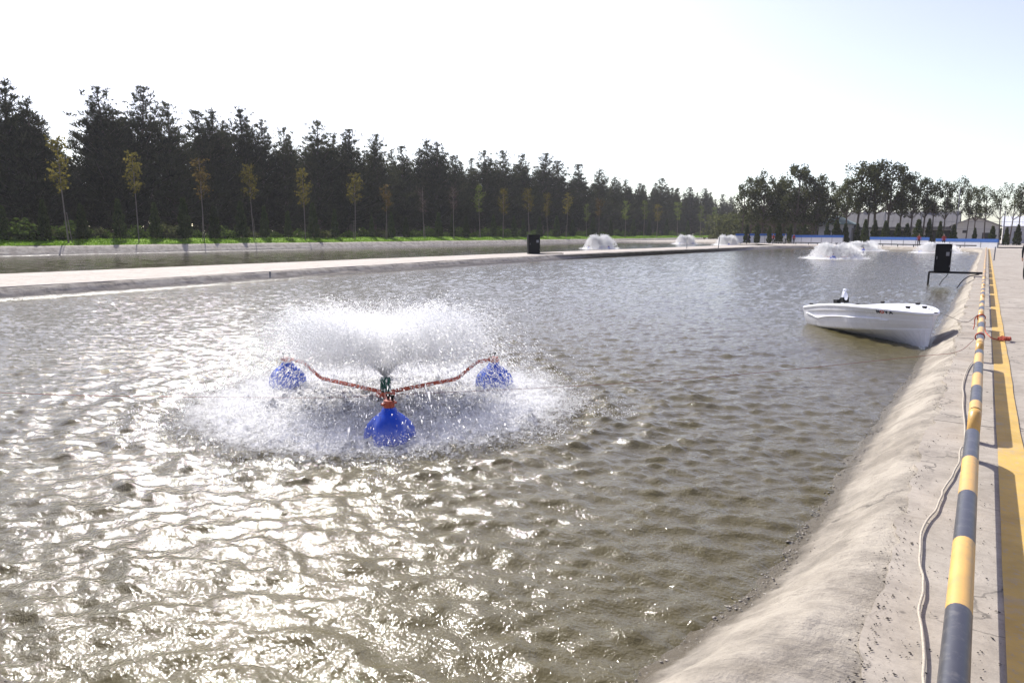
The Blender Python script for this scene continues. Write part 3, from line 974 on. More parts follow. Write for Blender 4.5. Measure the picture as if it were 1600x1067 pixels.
HOOP_L, HOOP_P, HOOP_0 = 3.78, 4.36, 2.34
hoops = [hoop_mesh(HOOP_L, 0.71, 1), hoop_mesh(HOOP_L, 0.42, 0), hoop_mesh(HOOP_L, 0.6, 0)]
for i in range(22):
    yy = HOOP_0 + i * HOOP_P
    if yy + HOOP_L > 97: break
    o = empty('pipe_barrier', (0.04 + random.uniform(-0.008, 0.008), yy, 0.0))
    nm = 'nearest the camera' if i == 0 else ordinal(i) + ' in line from the camera'
    tag(o, 'yellow and black striped low pipe barrier, ' + nm, 'pipe barrier', 'striped pipe barriers along the pond edge')
    hm = hoops[0 if i == 0 else 1 + i % 2 * (i > 1)]
    link('top_bar', hm[0], o); link('leg', hm[1], o); link('leg', hm[2], o)


# ------------------------------------------------------------------ ropes
def smooth_path(P, k=3):
    return chaikin(np.asarray(P, float), k, closed=False)


def rope(name, P, rad, mat, label, cat, n=7, group=None):
    o = MB().tube(smooth_path(P), rad, n).build(name, mat, None, True)
    return tag(o, label, cat, group)


px = [(1452, 1110), (1443, 1062), (1440, 1000), (1437, 955), (1441, 925), (1444, 900), (1437, 872), (1437, 845), (1446, 820), (1461, 797), (1474, 772), (1474, 764), (1487, 745), (1501, 722)]
P = [at_z(a, b, 0.017) for a, b in px] + [np.array((-0.03, 6.35, 0.03))]
P = [p + np.array([0.006 * math.sin(3.7 * i), 0, 0]) for i, p in enumerate(P)]
P = [q for i in range(len(P) - 1) for q in (P[i], (P[i] + P[i + 1]) / 2 + np.array([random.uniform(-0.008, 0.008), 0, 0]))] + [P[-1]]
px2 = [(1507, 700), (1508, 680), (1507, 655), (1504, 632), (1506, 615), (1503, 604), (1507, 588), (1512, 575), (1519, 565)]
P2 = [at_z(a, b, 0.017) for a, b in px2]
rope('white_rope', P + P2, 0.0064, M['rope_white'], 'white rope lying along the bank beside the striped barriers', 'rope')
# red line across the pond through the aerator
rail_pt = np.array((0.0, 11.35, 0.26))
hub_t = np.array((hub0[0], hub0[1], WZ + 0.05))
a1 = at_z(1455, 553, -0.12); a2 = at_z(1140, 588, -0.30); a3 = at_z(830, 607, WZ + 0.07)
rope('anchor_line', [np.array((-0.03, 11.95, 0.18)), at_z(1500, 551.5, 0.06), at_z(1450, 555, -0.05), at_z(1300, 571, -0.16), at_z(1140, 587, -0.24), at_z(990, 598, -0.28), a3, hub_t],
     0.0034, M['rope_line'], 'thin red line from the barrier across water to the aerator', 'rope', 5)
e1 = at_z(0, 616, WZ + 0.10); e2 = at_z(300, 620, WZ + 0.07); dd = e1 - e2
rope('anchor_line', [hub_t + np.array((-0.05, 0, 0.0)), at_z(540, 622, WZ + 0.05), e2, e1, e1 + dd * 3.2 + np.array((0, 0, 0.35))],
     0.0034, M['rope_line'], 'thin red line from the aerator towards the left pond edge', 'rope', 5)
# knots on the barrier
knot = MB()
for k in range(5):
    a = np.linspace(0, 2 * math.pi, 14)
    rr = 0.057 + 0.004 * (k % 2)
    pts = [(0.04 + rr * math.cos(q), 14.75 + 0.016 * k + 0.01 * math.sin(q * 2 + k), 0.222 + rr * math.sin(q)) for q in a]
    knot.tube(pts, 0.008, 6)
knot.tube(smooth_path([(-0.02, 14.78, 0.26), (-0.06, 14.72, 0.2), (-0.045, 14.8, 0.1), (-0.06, 14.7, 0.02)]), 0.008, 6)
tag(knot.build('rope_knot', M['rope_red'], None, True), 'red rope wound round the barrier beside the boat bow', 'rope')
knot = MB()
for k in range(3):
    pts = [(0.04 + 0.058 * math.cos(q), 11.95 + 0.015 * k, 0.222 + 0.058 * math.sin(q)) for q in np.linspace(0, 2 * math.pi, 14)]
    knot.tube(pts, 0.008, 6)
tag(knot.build('rope_knot', M['rope_red'], None, True), 'red rope loop holding the aerator line to the barrier', 'rope')
# mooring line of the boat
rope('mooring_line', [np.array((-0.02, 14.78, 0.27)), at_z(1510, 506.5, 0.16), at_z(1490, 497, 0.20), np.array((-0.80, 14.9, 0.33))], 0.005, M['rope_grey'],
     'thin mooring rope from the barrier to the white boat', 'rope', 5)
# coil of red rope on the walkway
rs = random.Random(4)
cc = at_z(1569, 533, 0.0)
pts = []
for k in range(70):
    a = k * 0.62
    rr = 0.05 + 0.045 * rs.random()
    pts.append((cc[0] + rr * math.cos(a) * 1.1, cc[1] + rr * math.sin(a) * 1.5, 0.018 + 0.07 * rs.random() * (1 - k / 110)))
pts += [(cc[0] - 0.09, cc[1] + 0.02, 0.016), (cc[0] - 0.16, cc[1] + 0.12, 0.016), (cc[0] - 0.2, cc[1] + 0.4, 0.016), (0.11, cc[1] + 1.0, 0.018), (0.1, 14.75, 0.16)]
tag(MB().tube(smooth_path(pts, 2), 0.0085, 6).build('rope_coil', M['rope_red'], None, True), 'tangled coil of red rope lying on the yellow line', 'rope')

# crumbs of dirt on the concrete, pebbles at the water's edge
def crumbs(name, pts, size, mat, seed):
    rng = np.random.default_rng(seed)
    n = len(pts)
    base = np.array([(1, 0, 0), (-1, 0, 0), (0, 1, 0), (0, -1, 0), (0, 0, 1), (0, 0, -1)], float)
    s = size[:, None, None] * (0.5 + rng.random((n, 6, 1)))
    th = rng.random(n) * 6.28
    e = 1 + 1.2 * rng.random(n)
    B = base[None] * s
    B[:, :, 0] *= e[:, None]; B[:, :, 2] *= 0.6
    c, sn = np.cos(th)[:, None], np.sin(th)[:, None]
    V = np.stack([B[..., 0] * c - B[..., 1] * sn, B[..., 0] * sn + B[..., 1] * c, B[..., 2]], -1) + pts[:, None, :]
    F = np.array([(0, 2, 4), (2, 1, 4), (1, 3, 4), (3, 0, 4), (2, 0, 5), (1, 2, 5), (3, 1, 5), (0, 3, 5)])
    T = (np.arange(n)[:, None, None] * 6 + F[None]).reshape(-1, 3)
    return link(name, mesh_np(name, V.reshape(-1, 3), tris=T, mat=mat))


n = 2200
yy = 2.2 + 14 * RNG.random(n) ** 2
xx = np.where(RNG.random(n) < 0.6, -0.27 + 0.05 * RNG.normal(size=n), -0.3 + 0.5 * RNG.random(n))
msk = vnoise(np.column_stack([xx, yy]), 0.5, 77) > -0.15
xx, yy = xx[msk], yy[msk]
zz = np.where(xx < -0.27, -0.01, 0.003)
o = crumbs('dirt_crumbs', np.column_stack([xx, yy, zz]), 0.0015 + 0.0040 * RNG.random(len(xx)) ** 2.5, M['debris'], 1)
tag(o, 'dark crumbs of dirt scattered on the pale concrete edge', 'dirt', kind='stuff')
pts, sz = [], []
near = [i for i in range(len(PM)) if math.hypot(*PM[i]) < 16 and (PM[i][0] > -1.6 or PM[i][0] < -2.6) and PM[i][0] > -6]
for _ in range(3800):
    i = random.choice(near)
    off = random.gauss(0.02, 0.045) + 0.05 * math.sin(PM[i][1] * 1.9)
    p = PM[i] + NM[i] * off + np.array([random.uniform(-.03, .03), random.uniform(-.03, .03)])
    pts.append((p[0], p[1], WZ + off * 0.5 + 0.006)); sz.append(0.0025 + 0.009 * random.random() ** 4)
o = crumbs('shore_pebbles', np.array(pts), np.array(sz), M['pebble'], 2)
tag(o, 'wet gravel lying along the waterline of the near bank', 'gravel', kind='stuff')


# ------------------------------------------------------------------ boat
def build_boat():
    root = empty('boat', (0, 0, 0))
    L = 3.95
    ts = np.linspace(0, 1, 33)

    def half(t):  # gunwale half beam
        return 0.72 * (1 - max(0, (t - 0.42) / 0.58) ** 2.6) * (0.90 + 0.10 * min(1, t / 0.3)) + 0.03

    def stations(t):
        b = half(t)
        zg = 0.45 + 0.10 * math.sin(math.pi * min(1.0, t * 1.05)) ** 0.9    # sheer
        bc = b * (0.86 - 0.42 * max(0, t - 0.55) / 0.45)       # chine half beam
        zc = 0.04 + 0.16 * max(0, t - 0.2) ** 1.3
        zk = -0.20 + 0.03 * max(0, (t - 0.85) / 0.15) ** 2
        x = L * t
        rake = 0.0
        def X(z): return x - (zg - z) * 0.30 * max(0, (t - 0.75) / 0.25) ** 1.2
        pts = [(X(zk), 0.0, zk), (X(zc), bc * 0.96, zc - 0.02), (X(zc), bc, zc + 0.012)]
        for u, bul in ((0.25, 0.02), (0.48, 0.03)):
            z = zc + (zg - zc) * u
            pts.append((X(z), bc + (b - bc) * u + bul * b, z))
        # moulded recess along the side between t .08 and .8
        rec = 0.042 * min(1, max(0, (t - 0.06) / 0.05)) * min(1, max(0, (0.80 - t) / 0.12))
        z1 = zc + (zg - zc) * 0.50; z2 = zc + (zg - zc) * 0.74
        pts.append((X(z1), bc + (b - bc) * 0.50 + 0.03 * b - rec, z1 + 0.008))
        pts.append((X(z2), bc + (b - bc) * 0.74 + 0.02 * b - rec, z2))
        pts.append((X(z2), bc + (b - bc) * 0.76 + 0.02 * b, z2 + 0.012))
        pts.append((X(zg), b, zg - 0.03)); pts.append((X(zg), b + 0.018, zg - 0.028)); pts.append((X(zg), b + 0.018, zg))
        return pts, b, zg, x

    vs, fs = [], []
    k = None
    for t in ts:
        pts, b, zg, x = stations(t)
        k = len(pts)
        vs += [(p[0], -p[1], p[2]) for p in pts[::-1]] + [(p[0], p[1], p[2]) for p in pts[1:]]
    w = 2 * k - 1
    for i in range(len(ts) - 1):
        for j in range(w - 1):
            fs.append((i * w + j, i * w + j + 1, (i + 1) * w + j + 1, (i + 1) * w + j))
    fs.append(tuple(range(w)))            # transom
    fs.append(tuple(range((len(ts) - 1) * w, len(ts) * w))[::-1])
    o = MB().add(vs, fs).build('hull', M['boat_white'], root)
    for poly in o.data.polygons: poly.use_smooth = False
    # deck: gunwale strip, well, foredeck
    vs, fs = [], []
    for t in ts:
        pts, b, zg, x = stations(t)
        bb = b + 0.018
        inner = max(0.02, bb - 0.17)
        if t > 0.60: inner = max(0.015, inner * (1 - ((t - 0.60) / 0.08)))
        deep = zg - 0.34 if 0.06 < t < 0.64 else zg + 0.02
        crown = zg + 0.02 + 0.035 * min(1, max(0, (t - 0.6) / 0.2)) * (1 - t) * 3
        row = [(x, bb, zg + 0.001), (x, bb - 0.03, zg + 0.02), (x, inner, crown), (x, inner - 0.012 if inner > 0.03 else inner * 0.5, deep if t < 0.64 else crown)]
        vs += [(p[0], -p[1], p[2]) for p in row] + [(p[0], p[1], p[2]) for p in row[::-1]]
    w = 8
    for i in range(len(ts) - 1):
        for j in range(w - 1):
            fs.append((i * w + j, i * w + j + 1, (i + 1) * w + j + 1, (i + 1) * w + j)[::-1])
    MB().add(vs, fs).build('deck', M['boat_inside'], root)
    # seats across the well
    for t in (0.24, 0.45):
        b = half(t) - 0.14
        MB().box(L * t - 0.15, L * t + 0.15, -b, b, 0.30, 0.46).build('seat', M['boat_inside'], root)
    # raised white mouldings on both sides
    for s in (-1, 1):
        mb = MB(); P = []
        for t, u in ((0.04, 0.62), (0.10, 0.55), (0.17, 0.40), (0.21, 0.37), (0.26, 0.42), (0.36, 0.48), (0.5, 0.48), (0.65, 0.45), (0.8, 0.40)):
            pts, b, zg, x = stations(t)
            zc = pts[2][2]; bc = pts[2][1]
            z = zc + (zg - zc) * u
            P.append((x - (zg - z) * 0.30 * max(0, (t - 0.75) / 0.25) ** 1.2, s * (bc + (b - bc) * u + 0.032 * b), z))
        mb.tube(smooth_path(P, 2), 0.016, 6).build('side_moulding', M['boat_white'], root, True)
    # outboard: white cowl arc with black grip and bracket at the stern
    mot = MB().tube(smooth_path([(0.26, 0.12, 0.42), (0.25, 0.12, 0.62), (0.30, 0.12, 0.78), (0.36, 0.12, 0.86)], 2), [0.05] * 0 or 0.035, 8)
    cowl = mot.build('motor_cowl', M['boat_white'], root, True)
    MB().tube(smooth_path([(0.34, 0.12, 0.58), (0.38, 0.12, 0.68), (0.37, 0.12, 0.77), (0.30, 0.12, 0.82)], 2), [0.02, 0.035, 0.05, 0.06, 0.065, 0.065, 0.06, 0.06, 0.055, 0.05, 0.045, 0.04, 0.03, 0.025, 0.02, 0.015], 10).build('motor_top', M['boat_white'], root, True)
    MB().tube([(0.02, 0.12, 0.56), (0.30, 0.12, 0.70)], 0.025, 8).box(-0.02, 0.16, 0.04, 0.2, 0.48, 0.62).build('tiller', M['black_metal'], root)
    MB().box(0.31, 0.42, 0.05, 0.19, 0.56, 0.68).build('motor_grip', M['black_metal'], root)
    MB().tube([(-0.12, 0.12, 0.55), (-0.16, 0.12, -0.3)], 0.04, 8).build('motor_shaft', M['boat_white'], root)
    for x, y in ((0.12, 0.55), (0.12, -0.55), (1.0, 0.66), (3.35, 0.16), (3.35, -0.16), (2.6, 0.48)):
        zg = 0.46 + 0.10 * math.sin(math.pi * min(1.0, x / L * 1.05)) ** 0.9
        MB().box(x - 0.05, x + 0.05, y - 0.012, y + 0.012, zg + 0.02, zg + 0.045).tube([(x - 0.07, y, zg + 0.055), (x + 0.07, y, zg + 0.055)], 0.014, 6).build('cleat', M['black_metal'], root)
    return root, stations, L


boat, b_st, BL = build_boat()
tag(boat, 'small white motor boat resting its bow on the concrete bank', 'boat')
stern_px, bow_px = np.array((-2.89, 17.68)), np.array((-0.62, 14.45))
dv = bow_px - stern_px
boat.location = (stern_px[0], stern_px[1], WZ - 0.06)
boat.rotation_mode = 'XYZ'
boat.rotation_euler = (0, -R(4.3), math.atan2(dv[1], dv[0]))
# lettering on the side that faces the camera
bf = bpy.data.fonts.get('Bfont') if bpy.data.fonts.get('Bfont') else None
side = -1
for i, (ch, mt) in enumerate((('N', 'logo_dark'), ('O', 'logo_red'), ('V', 'logo_dark'), ('A', 'logo_dark'))):
    cu = bpy.data.curves.new('letter', 'FONT'); cu.body = ch; cu.size = 0.10; cu.extrude = 0.002; cu.align_x = 'CENTER'; cu.offset = 0.004
    cu.materials.append(M[mt])
    tmp = bpy.data.objects.new('tmp', cu)
    COL.objects.link(tmp)
    bpy.context.view_layer.update()
    me = bpy.data.meshes.new_from_object(tmp)
    bpy.data.objects.remove(tmp)
    x = 3.02 + 0.085 * i
    t0 = x / BL
    pts, b, zg, _ = b_st(t0)
    p9, _, _, _ = b_st(t0)
    pa = pts[7]; pb = pts[8]
    lean = math.atan2(pb[1] - pa[1], pb[2] - pa[2])
    yy = pa[1] + 0.006
    zz = pa[2] + 0.0
    pts2, b2, _, _ = b_st(t0 + 0.02)
    slope = (b2 - b) / (0.02 * BL)
    lo = link('letter', me, boat)
    lo.location = (x, -yy, zz)
    lo.rotation_euler = (R(90) + lean, 0, -math.atan(slope))


# ------------------------------------------------------------------ black boxes on stands, posts
def box_on_stand(loc, rz, w, d, h, z0, label, bar_to, leg_at, tilt=0.0):
    root = empty('feeder_box', loc, rz)
    tag(root, label, 'feeder box')
    bm = bmesh.new(); bmesh.ops.create_cube(bm, size=1)
    bmesh.ops.scale(bm, vec=(w, d, h), verts=bm.verts)
    bmesh.ops.bevel(bm, geom=bm.edges[:], offset=0.02, segments=2, affect='EDGES')
    bmesh.ops.translate(bm, vec=(0, 0, z0 + h / 2), verts=bm.verts)
    me = bpy.data.meshes.new('cabinet'); bm.to_mesh(me); bm.free(); me.materials.append(M['black_metal'])
    c = link('cabinet', me, root)
    MB().box(-w / 2 - 0.012, w / 2 + 0.012, -d / 2 - 0.012, d / 2 + 0.012, z0 + h + 0.001, z0 + h + 0.02).build('lid', M['black_metal'], c)
    dr = MB().box(-w * 0.42, w * 0.44, -d / 2 - 0.014, -d / 2 - 0.001, z0 + 0.07, z0 + h - 0.06).build('door', M['black_metal'], c)
    MB().tube([(-w * 0.36, -d / 2 - 0.03, z0 + h * 0.45), (-w * 0.36, -d / 2 - 0.03, z0 + h * 0.56)], 0.012, 6).build('handle', M['grey_metal'], dr)
    for zz in (0.2, 0.8): MB().tube([(w * 0.45, -d / 2 - 0.01, z0 + h * zz - 0.04), (w * 0.45, -d / 2 - 0.01, z0 + h * zz + 0.04)], 0.014, 6).build('hinge', M['grey_metal'], dr)
    MB().box(w * 0.18, w * 0.38, -d / 2 - 0.020, -d / 2 - 0.0145, z0 + h * 0.58, z0 + h * 0.72).build('label_plate', M['grey_metal'], c)
    f = MB()
    for yy in (-d * 0.4, d * 0.4):
        f.tube([(leg_at, yy, z0 - 0.04), (bar_to, yy, z0 - 0.04)], 0.035, 4)
    f.tube([(leg_at, -d * 0.4, z0 - 0.04), (leg_at, d * 0.4, z0 - 0.04)], 0.03, 4)
    f.build('stand_bar', M['black_metal'], root)
    for yy in (-d * 0.4, d * 0.4):
        MB().tube([(leg_at, yy, z0 - 0.04), (leg_at - 0.02, yy, -1.0)], 0.03, 4).build('leg', M['black_metal'], root)
    return root


fb = box_on_stand((-1.45, 34.0, 0.0), R(1), 0.58, 0.5, 1.12, 0.16, 'black cabinet on a steel stand reaching over water from the right bank', 1.42, -0.45)
MB().tube(smooth_path([(0.25, -0.2, 0.14), (0.22, -0.25, 0.0), (0.05, -0.25, -0.2), (-0.05, -0.3, -0.45)], 2), 0.014, 6).build('cable', M['black_metal'], fb, True)
MB().tube(smooth_path([(1.3, -0.3, 0.08), (0.95, -0.9, 0.03), (0.75, -1.8, -0.12), (0.62, -2.6, -0.34)], 2), 0.022, 6).build('cable', M['black_metal'], fb, True)
c0 = at_z(838, 397, 0.0)
fb2 = box_on_stand((c0[0] - 0.3, c0[1], 0.0), YAW + R(8), 1.02, 0.85, 1.55, 0.08, 'black cabinet standing on the pale berm between the ponds', 2.6, -0.5)

for i, (px_, py0, py1, lab) in enumerate(((1073, 370, 390.5, 'thin steel post on the far berm, left one of two'), (1122, 371, 392.5, 'thin leaning steel post on the far berm, right one of two'),
                                         (1553, 386, 407, 'thin grey post standing on the walkway beyond the yellow line'), (422, 424, 433, 'short steel pin standing on the berm edge'))):
    b = at_z(px_, py1, 0.0)
    if i == 0: b = at_z(px_, py1 - 2, 0.0)
    if i == 1: b = at_z(px_, py1 - 3.5, 0.0)
    dep = (b - _C) @ _fw
    hh = (py1 - py0) * dep / F_PX * (0.85 if i < 2 else 1)
    mb = MB().tube([(0, 0, -0.03), (0.12 if i == 1 else 0.01, 0, hh)], 0.045 if i < 2 else 0.035, 8)
    mb.box(-0.07, 0.07, -0.07, 0.07, -0.005, 0.012)
    if i < 2: mb.tube([(0.1 if i == 1 else 0, -0.1, hh * 0.92), (0.1 if i == 1 else 0, 0.1, hh * 0.92)], 0.03, 6)
    o = mb.build('post', M['grey_metal'], None, False, (b[0], b[1], 0.0))
    tag(o, lab, 'post')

# ------------------------------------------------------------------ trees
def pine_proto(seed, h=18.0, open_top=0.35, rad=3.0):
    rng = np.random.default_rng(seed)
    wood = MB()
    bx, by = rng.normal(size=2) * 0.25
    def axis(z):
        u = z / h
        return np.array([bx * math.sin(u * 3), by * math.sin(u * 2.3 + 1), z])
    zz = np.linspace(-0.3, h * 0.985, 12)
    wood.tube([axis(z) for z in zz], [0.20 * (1 - 0.93 * max(0, z) / h) + 0.012 for z in zz], 7)
    tips = []       # (pos, direction, size)
    z = h * rng.uniform(0.07, 0.13)
    while z < h * 0.97:
        u = z / h
        prof = (1 - u) ** 0.76 * (0.55 + 0.45 * min(1, u / 0.25)) * 1.12
        nb = rng.integers(4, 7) if u < 0.75 else rng.integers(3, 5)
        a0 = rng.random() * 6.28
        for b in range(nb):
            az = a0 + b * 6.28 / nb + rng.normal() * 0.3
            L = rad * prof * rng.uniform(0.5, 1.2) + 0.3
            if rng.random() < 0.06: L *= 1.35
            up0 = -0.05 + 0.75 * u + rng.normal() * 0.12
            p = axis(z); d = np.array([math.cos(az), math.sin(az), up0]); d /= np.linalg.norm(d)
            pts = [p]
            seg = 5
            for s in range(seg):
                d = d + np.array([0, 0, 0.13]) + rng.normal(size=3) * 0.07; d /= np.linalg.norm(d)
                pts.append(pts[-1] + d * L / seg)
            wood.tube([pts[0], pts[2], pts[4], pts[5]], [0.05 * (1 - u) + 0.018, 0.03, 0.018, 0.01], 3, cap=False)
            for s in range(1, seg + 1):
                q0 = pts[s]; frac = s / seg
                ntuft = (3 if u < 0.72 else (2 if u < 0.84 else 1)) + (1 if s == seg else 0)
                for _ in range(ntuft):
                    o = rng.normal(size=3) * (0.30 * L / 2.2 + 0.05) * np.array([1, 1, 0.7])
                    dd = d * 0.5 + np.array([0, 0, 0.75]) + rng.normal(size=3) * 0.35
                    tips.append((q0 + o * (0.9 if frac < 1 else 0.4), dd / np.linalg.norm(dd), rng.uniform(0.45, 0.85) * (1.0 - 0.45 * max(0, u - 0.5) * 2)))
        z += h * rng.uniform(0.022, 0.036) * (1 + open_top * max(0, u - 0.6) * 2)
    for _ in range(12):
        zz_ = h * rng.uniform(0.90, 0.99); tips.append((axis(min(zz_, h * 0.985)) + rng.normal(size=3) * 0.06, np.array([0, 0, 1.0]), rng.uniform(0.3, 0.5)))
    tips.append((axis(h * 0.98), np.array([0, 0, 1.0]), 0.6))
    n = len(tips); K = 8
    P = np.repeat(np.array([t[0] for t in tips]), K, 0); D = np.repeat(np.array([t[1] for t in tips]), K, 0); S = np.repeat(np.array([t[2] for t in tips]), K)
    D = D + rng.normal(size=D.shape) * 0.48; D /= np.linalg.norm(D, axis=1)[:, None]
    Sd = np.cross(D, rand_unit(len(D), rng)); Sd /= np.linalg.norm(Sd, axis=1)[:, None]
    W = (S * 0.085)[:, None]
    B0 = P - D * (S * 0.15)[:, None]
    V = np.stack([B0 - Sd * W * 0.6, P + D * (S * 0.45)[:, None] + Sd * W, P + D * S[:, None], P + D * (S * 0.45)[:, None] - Sd * W * 0.3], 1).reshape(-1, 3)
    Q = np.arange(len(P) * 4).reshape(-1, 4)
    crown = mesh_np('crown', V, quads=Q, mat=M['needle'])
    return wood.mesh('trunk', M['bark']), crown, h


pines = [pine_proto(100 + i, 18.0, o, r) for i, (o, r) in enumerate(((0.3, 3.9), (0.6, 3.5), (0.2, 4.2), (0.8, 3.5), (0.4, 4.0), (0.5, 3.2)))]
pine_count = [0]


def put_tree(name, proto, base, height, label, cat, group, rz=None, sx=None):
    tm, cm, h0 = proto
    o = empty(name, base, random.random() * 6.28 if rz is None else rz)
    s = height / h0
    w = s * (random.uniform(0.9, 1.15) if sx is None else sx)
    o.scale = (w, w, s)
    tag(o, label, cat, group)
    if tm: link('trunk', tm, o)
    link('crown', cm, o)
    return o


PINE_TOPS = [(8, 118), (40, 152), (58, 176), (150, 130), (172, 165), (222, 132), (262, 160), (305, 170), (332, 166), (372, 163), (408, 183), (443, 196), (495, 185), (522, 205), (546, 200),
             (588, 208), (628, 226), (665, 214), (684, 220), (712, 240), (757, 233), (786, 233), (816, 238), (854, 238), (872, 250), (905, 255), (937, 262), (960, 274), (978, 279),
             (1000, 285), (1035, 277), (1060, 293), (1078, 292), (1102, 294), (1130, 303), (1143, 306)]
for i, (x_, y_) in enumerate(PINE_TOPS):
    Xb = -103.0 - random.uniform(0, 3.0)
    top = at_x(x_, y_, Xb)
    put_tree('pine_tree', pines[(i * 5 + i // 3) % 6], (top[0], top[1], 1.05), (top[2] - 1.05) * 0.985, 'dark pine along the forest edge, %s treetop counted from the left' % ordinal(i), 'tree', 'pines at the forest edge', sx=random.uniform(1.2, 1.5) * (top[2] - 1.0) / 18)
# deeper rows close the wood
k = 0
for row, (Xb, step) in enumerate(((-107, 5.2), (-112, 5.6))):
    yv = 14.0 if row < 2 else 20
    while yv < 330:
        yb = yv + random.uniform(-1.8, 1.8)
        xb = Xb + random.uniform(-2, 2)
        v = np.array((xb, yb, 1.0)) - _C
        px_ = 800 + F_PX * (v @ _rt) / (v @ _fw)
        hgt = random.uniform(16.0, 20.0)
        if 62 < px_ < 128: hgt = random.uniform(10.5, 13)
        if -90 < px_ < 1180:
            put_tree('pine_tree', pines[random.randrange(6)], (xb, yb, 1.0), hgt, 'dark pine deep in the wood behind the edge treetops', 'tree', 'pines deeper in the wood')
            k += 1
        yv += step
print('deep pines', k)


def leaf_quads(P, N, S, rng, aspect=0.7):
    n = len(P)
    U = np.cross(N, rand_unit(n, rng)); U /= np.linalg.norm(U, axis=1)[:, None]
    Wv = np.cross(N, U)
    S = S[:, None]
    V = np.stack([P - U * S, P + Wv * S * aspect, P + U * S, P - Wv * S * aspect], 1).reshape(-1, 3)
    return V, np.arange(4 * n).reshape(-1, 4)


def sapling_proto(seed, mat, h=9.0, nleaf=330, dens=1.0):
    rng = np.random.default_rng(seed)
    wood = MB()
    zz = np.linspace(-0.2, h * 0.95, 8)
    bend = rng.normal(size=2) * 0.12
    ax = lambda z: np.array([bend[0] * math.sin(z / h * 2.5), bend[1] * math.sin(z / h * 2), z])
    wood.tube([ax(z) for z in zz], [0.055 * (1 - 0.85 * max(0, z) / h) + 0.008 for z in zz], 6)
    wood.tube([(0.25, 0.1, -0.2), (0.06, 0.02, h * 0.28)], 0.03, 5)       # stake
    P = []
    for b in range(26):
        z = h * rng.uniform(0.50, 0.93); u = (z / h - 0.47) / 0.53
        L = (0.74 * math.sin(math.pi * min(1, u * 0.8 + 0.15)) + 0.15) * rng.uniform(0.7, 1.15)
        az = rng.random() * 6.28
        p0 = ax(z - 0.2); p1 = p0 + np.array([math.cos(az) * L, math.sin(az) * L, L * 0.9])
        wood.tube([p0, (p0 + p1) / 2 + rng.normal(size=3) * 0.05, p1], [0.018, 0.012, 0.006], 3, cap=False)
        m = int(nleaf / 26)
        tt = rng.random(m) ** 0.6
        P.append(p0 + (p1 - p0) * tt[:, None] + rng.normal(size=(m, 3)) * 0.16)
    P = np.vstack(P)
    V, Q = leaf_quads(P, rand_unit(len(P), rng), rng.uniform(0.08, 0.17, len(P)), rng)
    return wood.mesh('trunk', M['bark_pale']), mesh_np('crown', V, quads=Q, mat=mat), h


sap = {c: [sapling_proto(200 + 10 * i + j, M['leaf_' + c], 9.0, 420 if c != 'brown' else 200) for j in range(2)] for i, c in enumerate(('green', 'yellow', 'orange', 'brown'))}
SAPL = [(90, 205, 'yellow'), (205, 232, 'yellow'), (310, 240, 'orange'), (390, 252, 'yellow'), (472, 258, 'yellow'), (551, 266, 'yellow'), (602, 283, 'orange'), (661, 288, 'brown'), (708, 288, 'brown'),
        (750, 285, 'green'), (786, 291, 'yellow'), (827, 291, 'yellow'), (856, 298, 'yellow'), (886, 299, 'yellow'), (917, 317, 'green'), (937, 307, 'orange'), (978, 312, 'green'), (1007, 311, 'green'), (1028, 317, 'yellow'),
        (1060, 314, 'green'), (1096, 320, 'green'), (1118, 322, 'green')]
CW = {'green': 'green', 'yellow': 'yellow-green', 'orange': 'orange-brown', 'brown': 'sparse dry'}
for i, (x_, y_, c_) in enumerate(SAPL):
    Xb = -80.6 + random.uniform(-0.4, 0.4)
    top = at_x(x_, y_, Xb)
    zb = float(lawn_z(np.array(Xb), np.array(top[1]))) - 0.03
    put_tree('sapling', sap[c_][i % 2], (Xb, top[1], zb), top[2] - zb, 'thin staked sapling with %s leaves, %s sapling counted from the left' % (CW[c_], ordinal(i)), 'sapling', 'saplings along the lawn', sx=random.uniform(0.95, 1.2))


def thuja_proto(seed, h=3.2):
    rng = np.random.default_rng(seed)
    n = 1500
    u = rng.random(n) ** 0.8
    r = 0.52 * (1 - u) ** 0.85 * (0.75 + 0.25 * np.minimum(1, u / 0.12)) * (1 + 0.18 * np.sin(u * 23 + seed)) * rng.uniform(0.55, 1.08, n) + 0.02
    az = rng.random(n) * 6.28
    P = np.column_stack([np.cos(az) * r, np.sin(az) * r, 0.12 + u * (h - 0.2)])
    D = np.column_stack([np.cos(az) * 0.5, np.sin(az) * 0.5, np.full(n, 0.9)]) + rng.normal(size=(n, 3)) * 0.3
    D /= np.linalg.norm(D, axis=1)[:, None]
    Sd = np.cross(D, rand_unit(n, rng)); Sd /= np.linalg.norm(Sd, axis=1)[:, None]
    S = rng.uniform(0.12, 0.25, n)[:, None]
    V = np.stack([P - D * S * 0.4 - Sd * S * 0.2, P + Sd * S * 0.4, P + D * S, P - Sd * S * 0.4], 1).reshape(-1, 3)
    wood = MB().tube([(0, 0, -0.2), (0, 0, h * 0.8)], [0.05, 0.015], 6)
    return wood.mesh('trunk', M['bark']), mesh_np('crown', V, quads=np.arange(4 * n).reshape(-1, 4), mat=M['thuja']), h


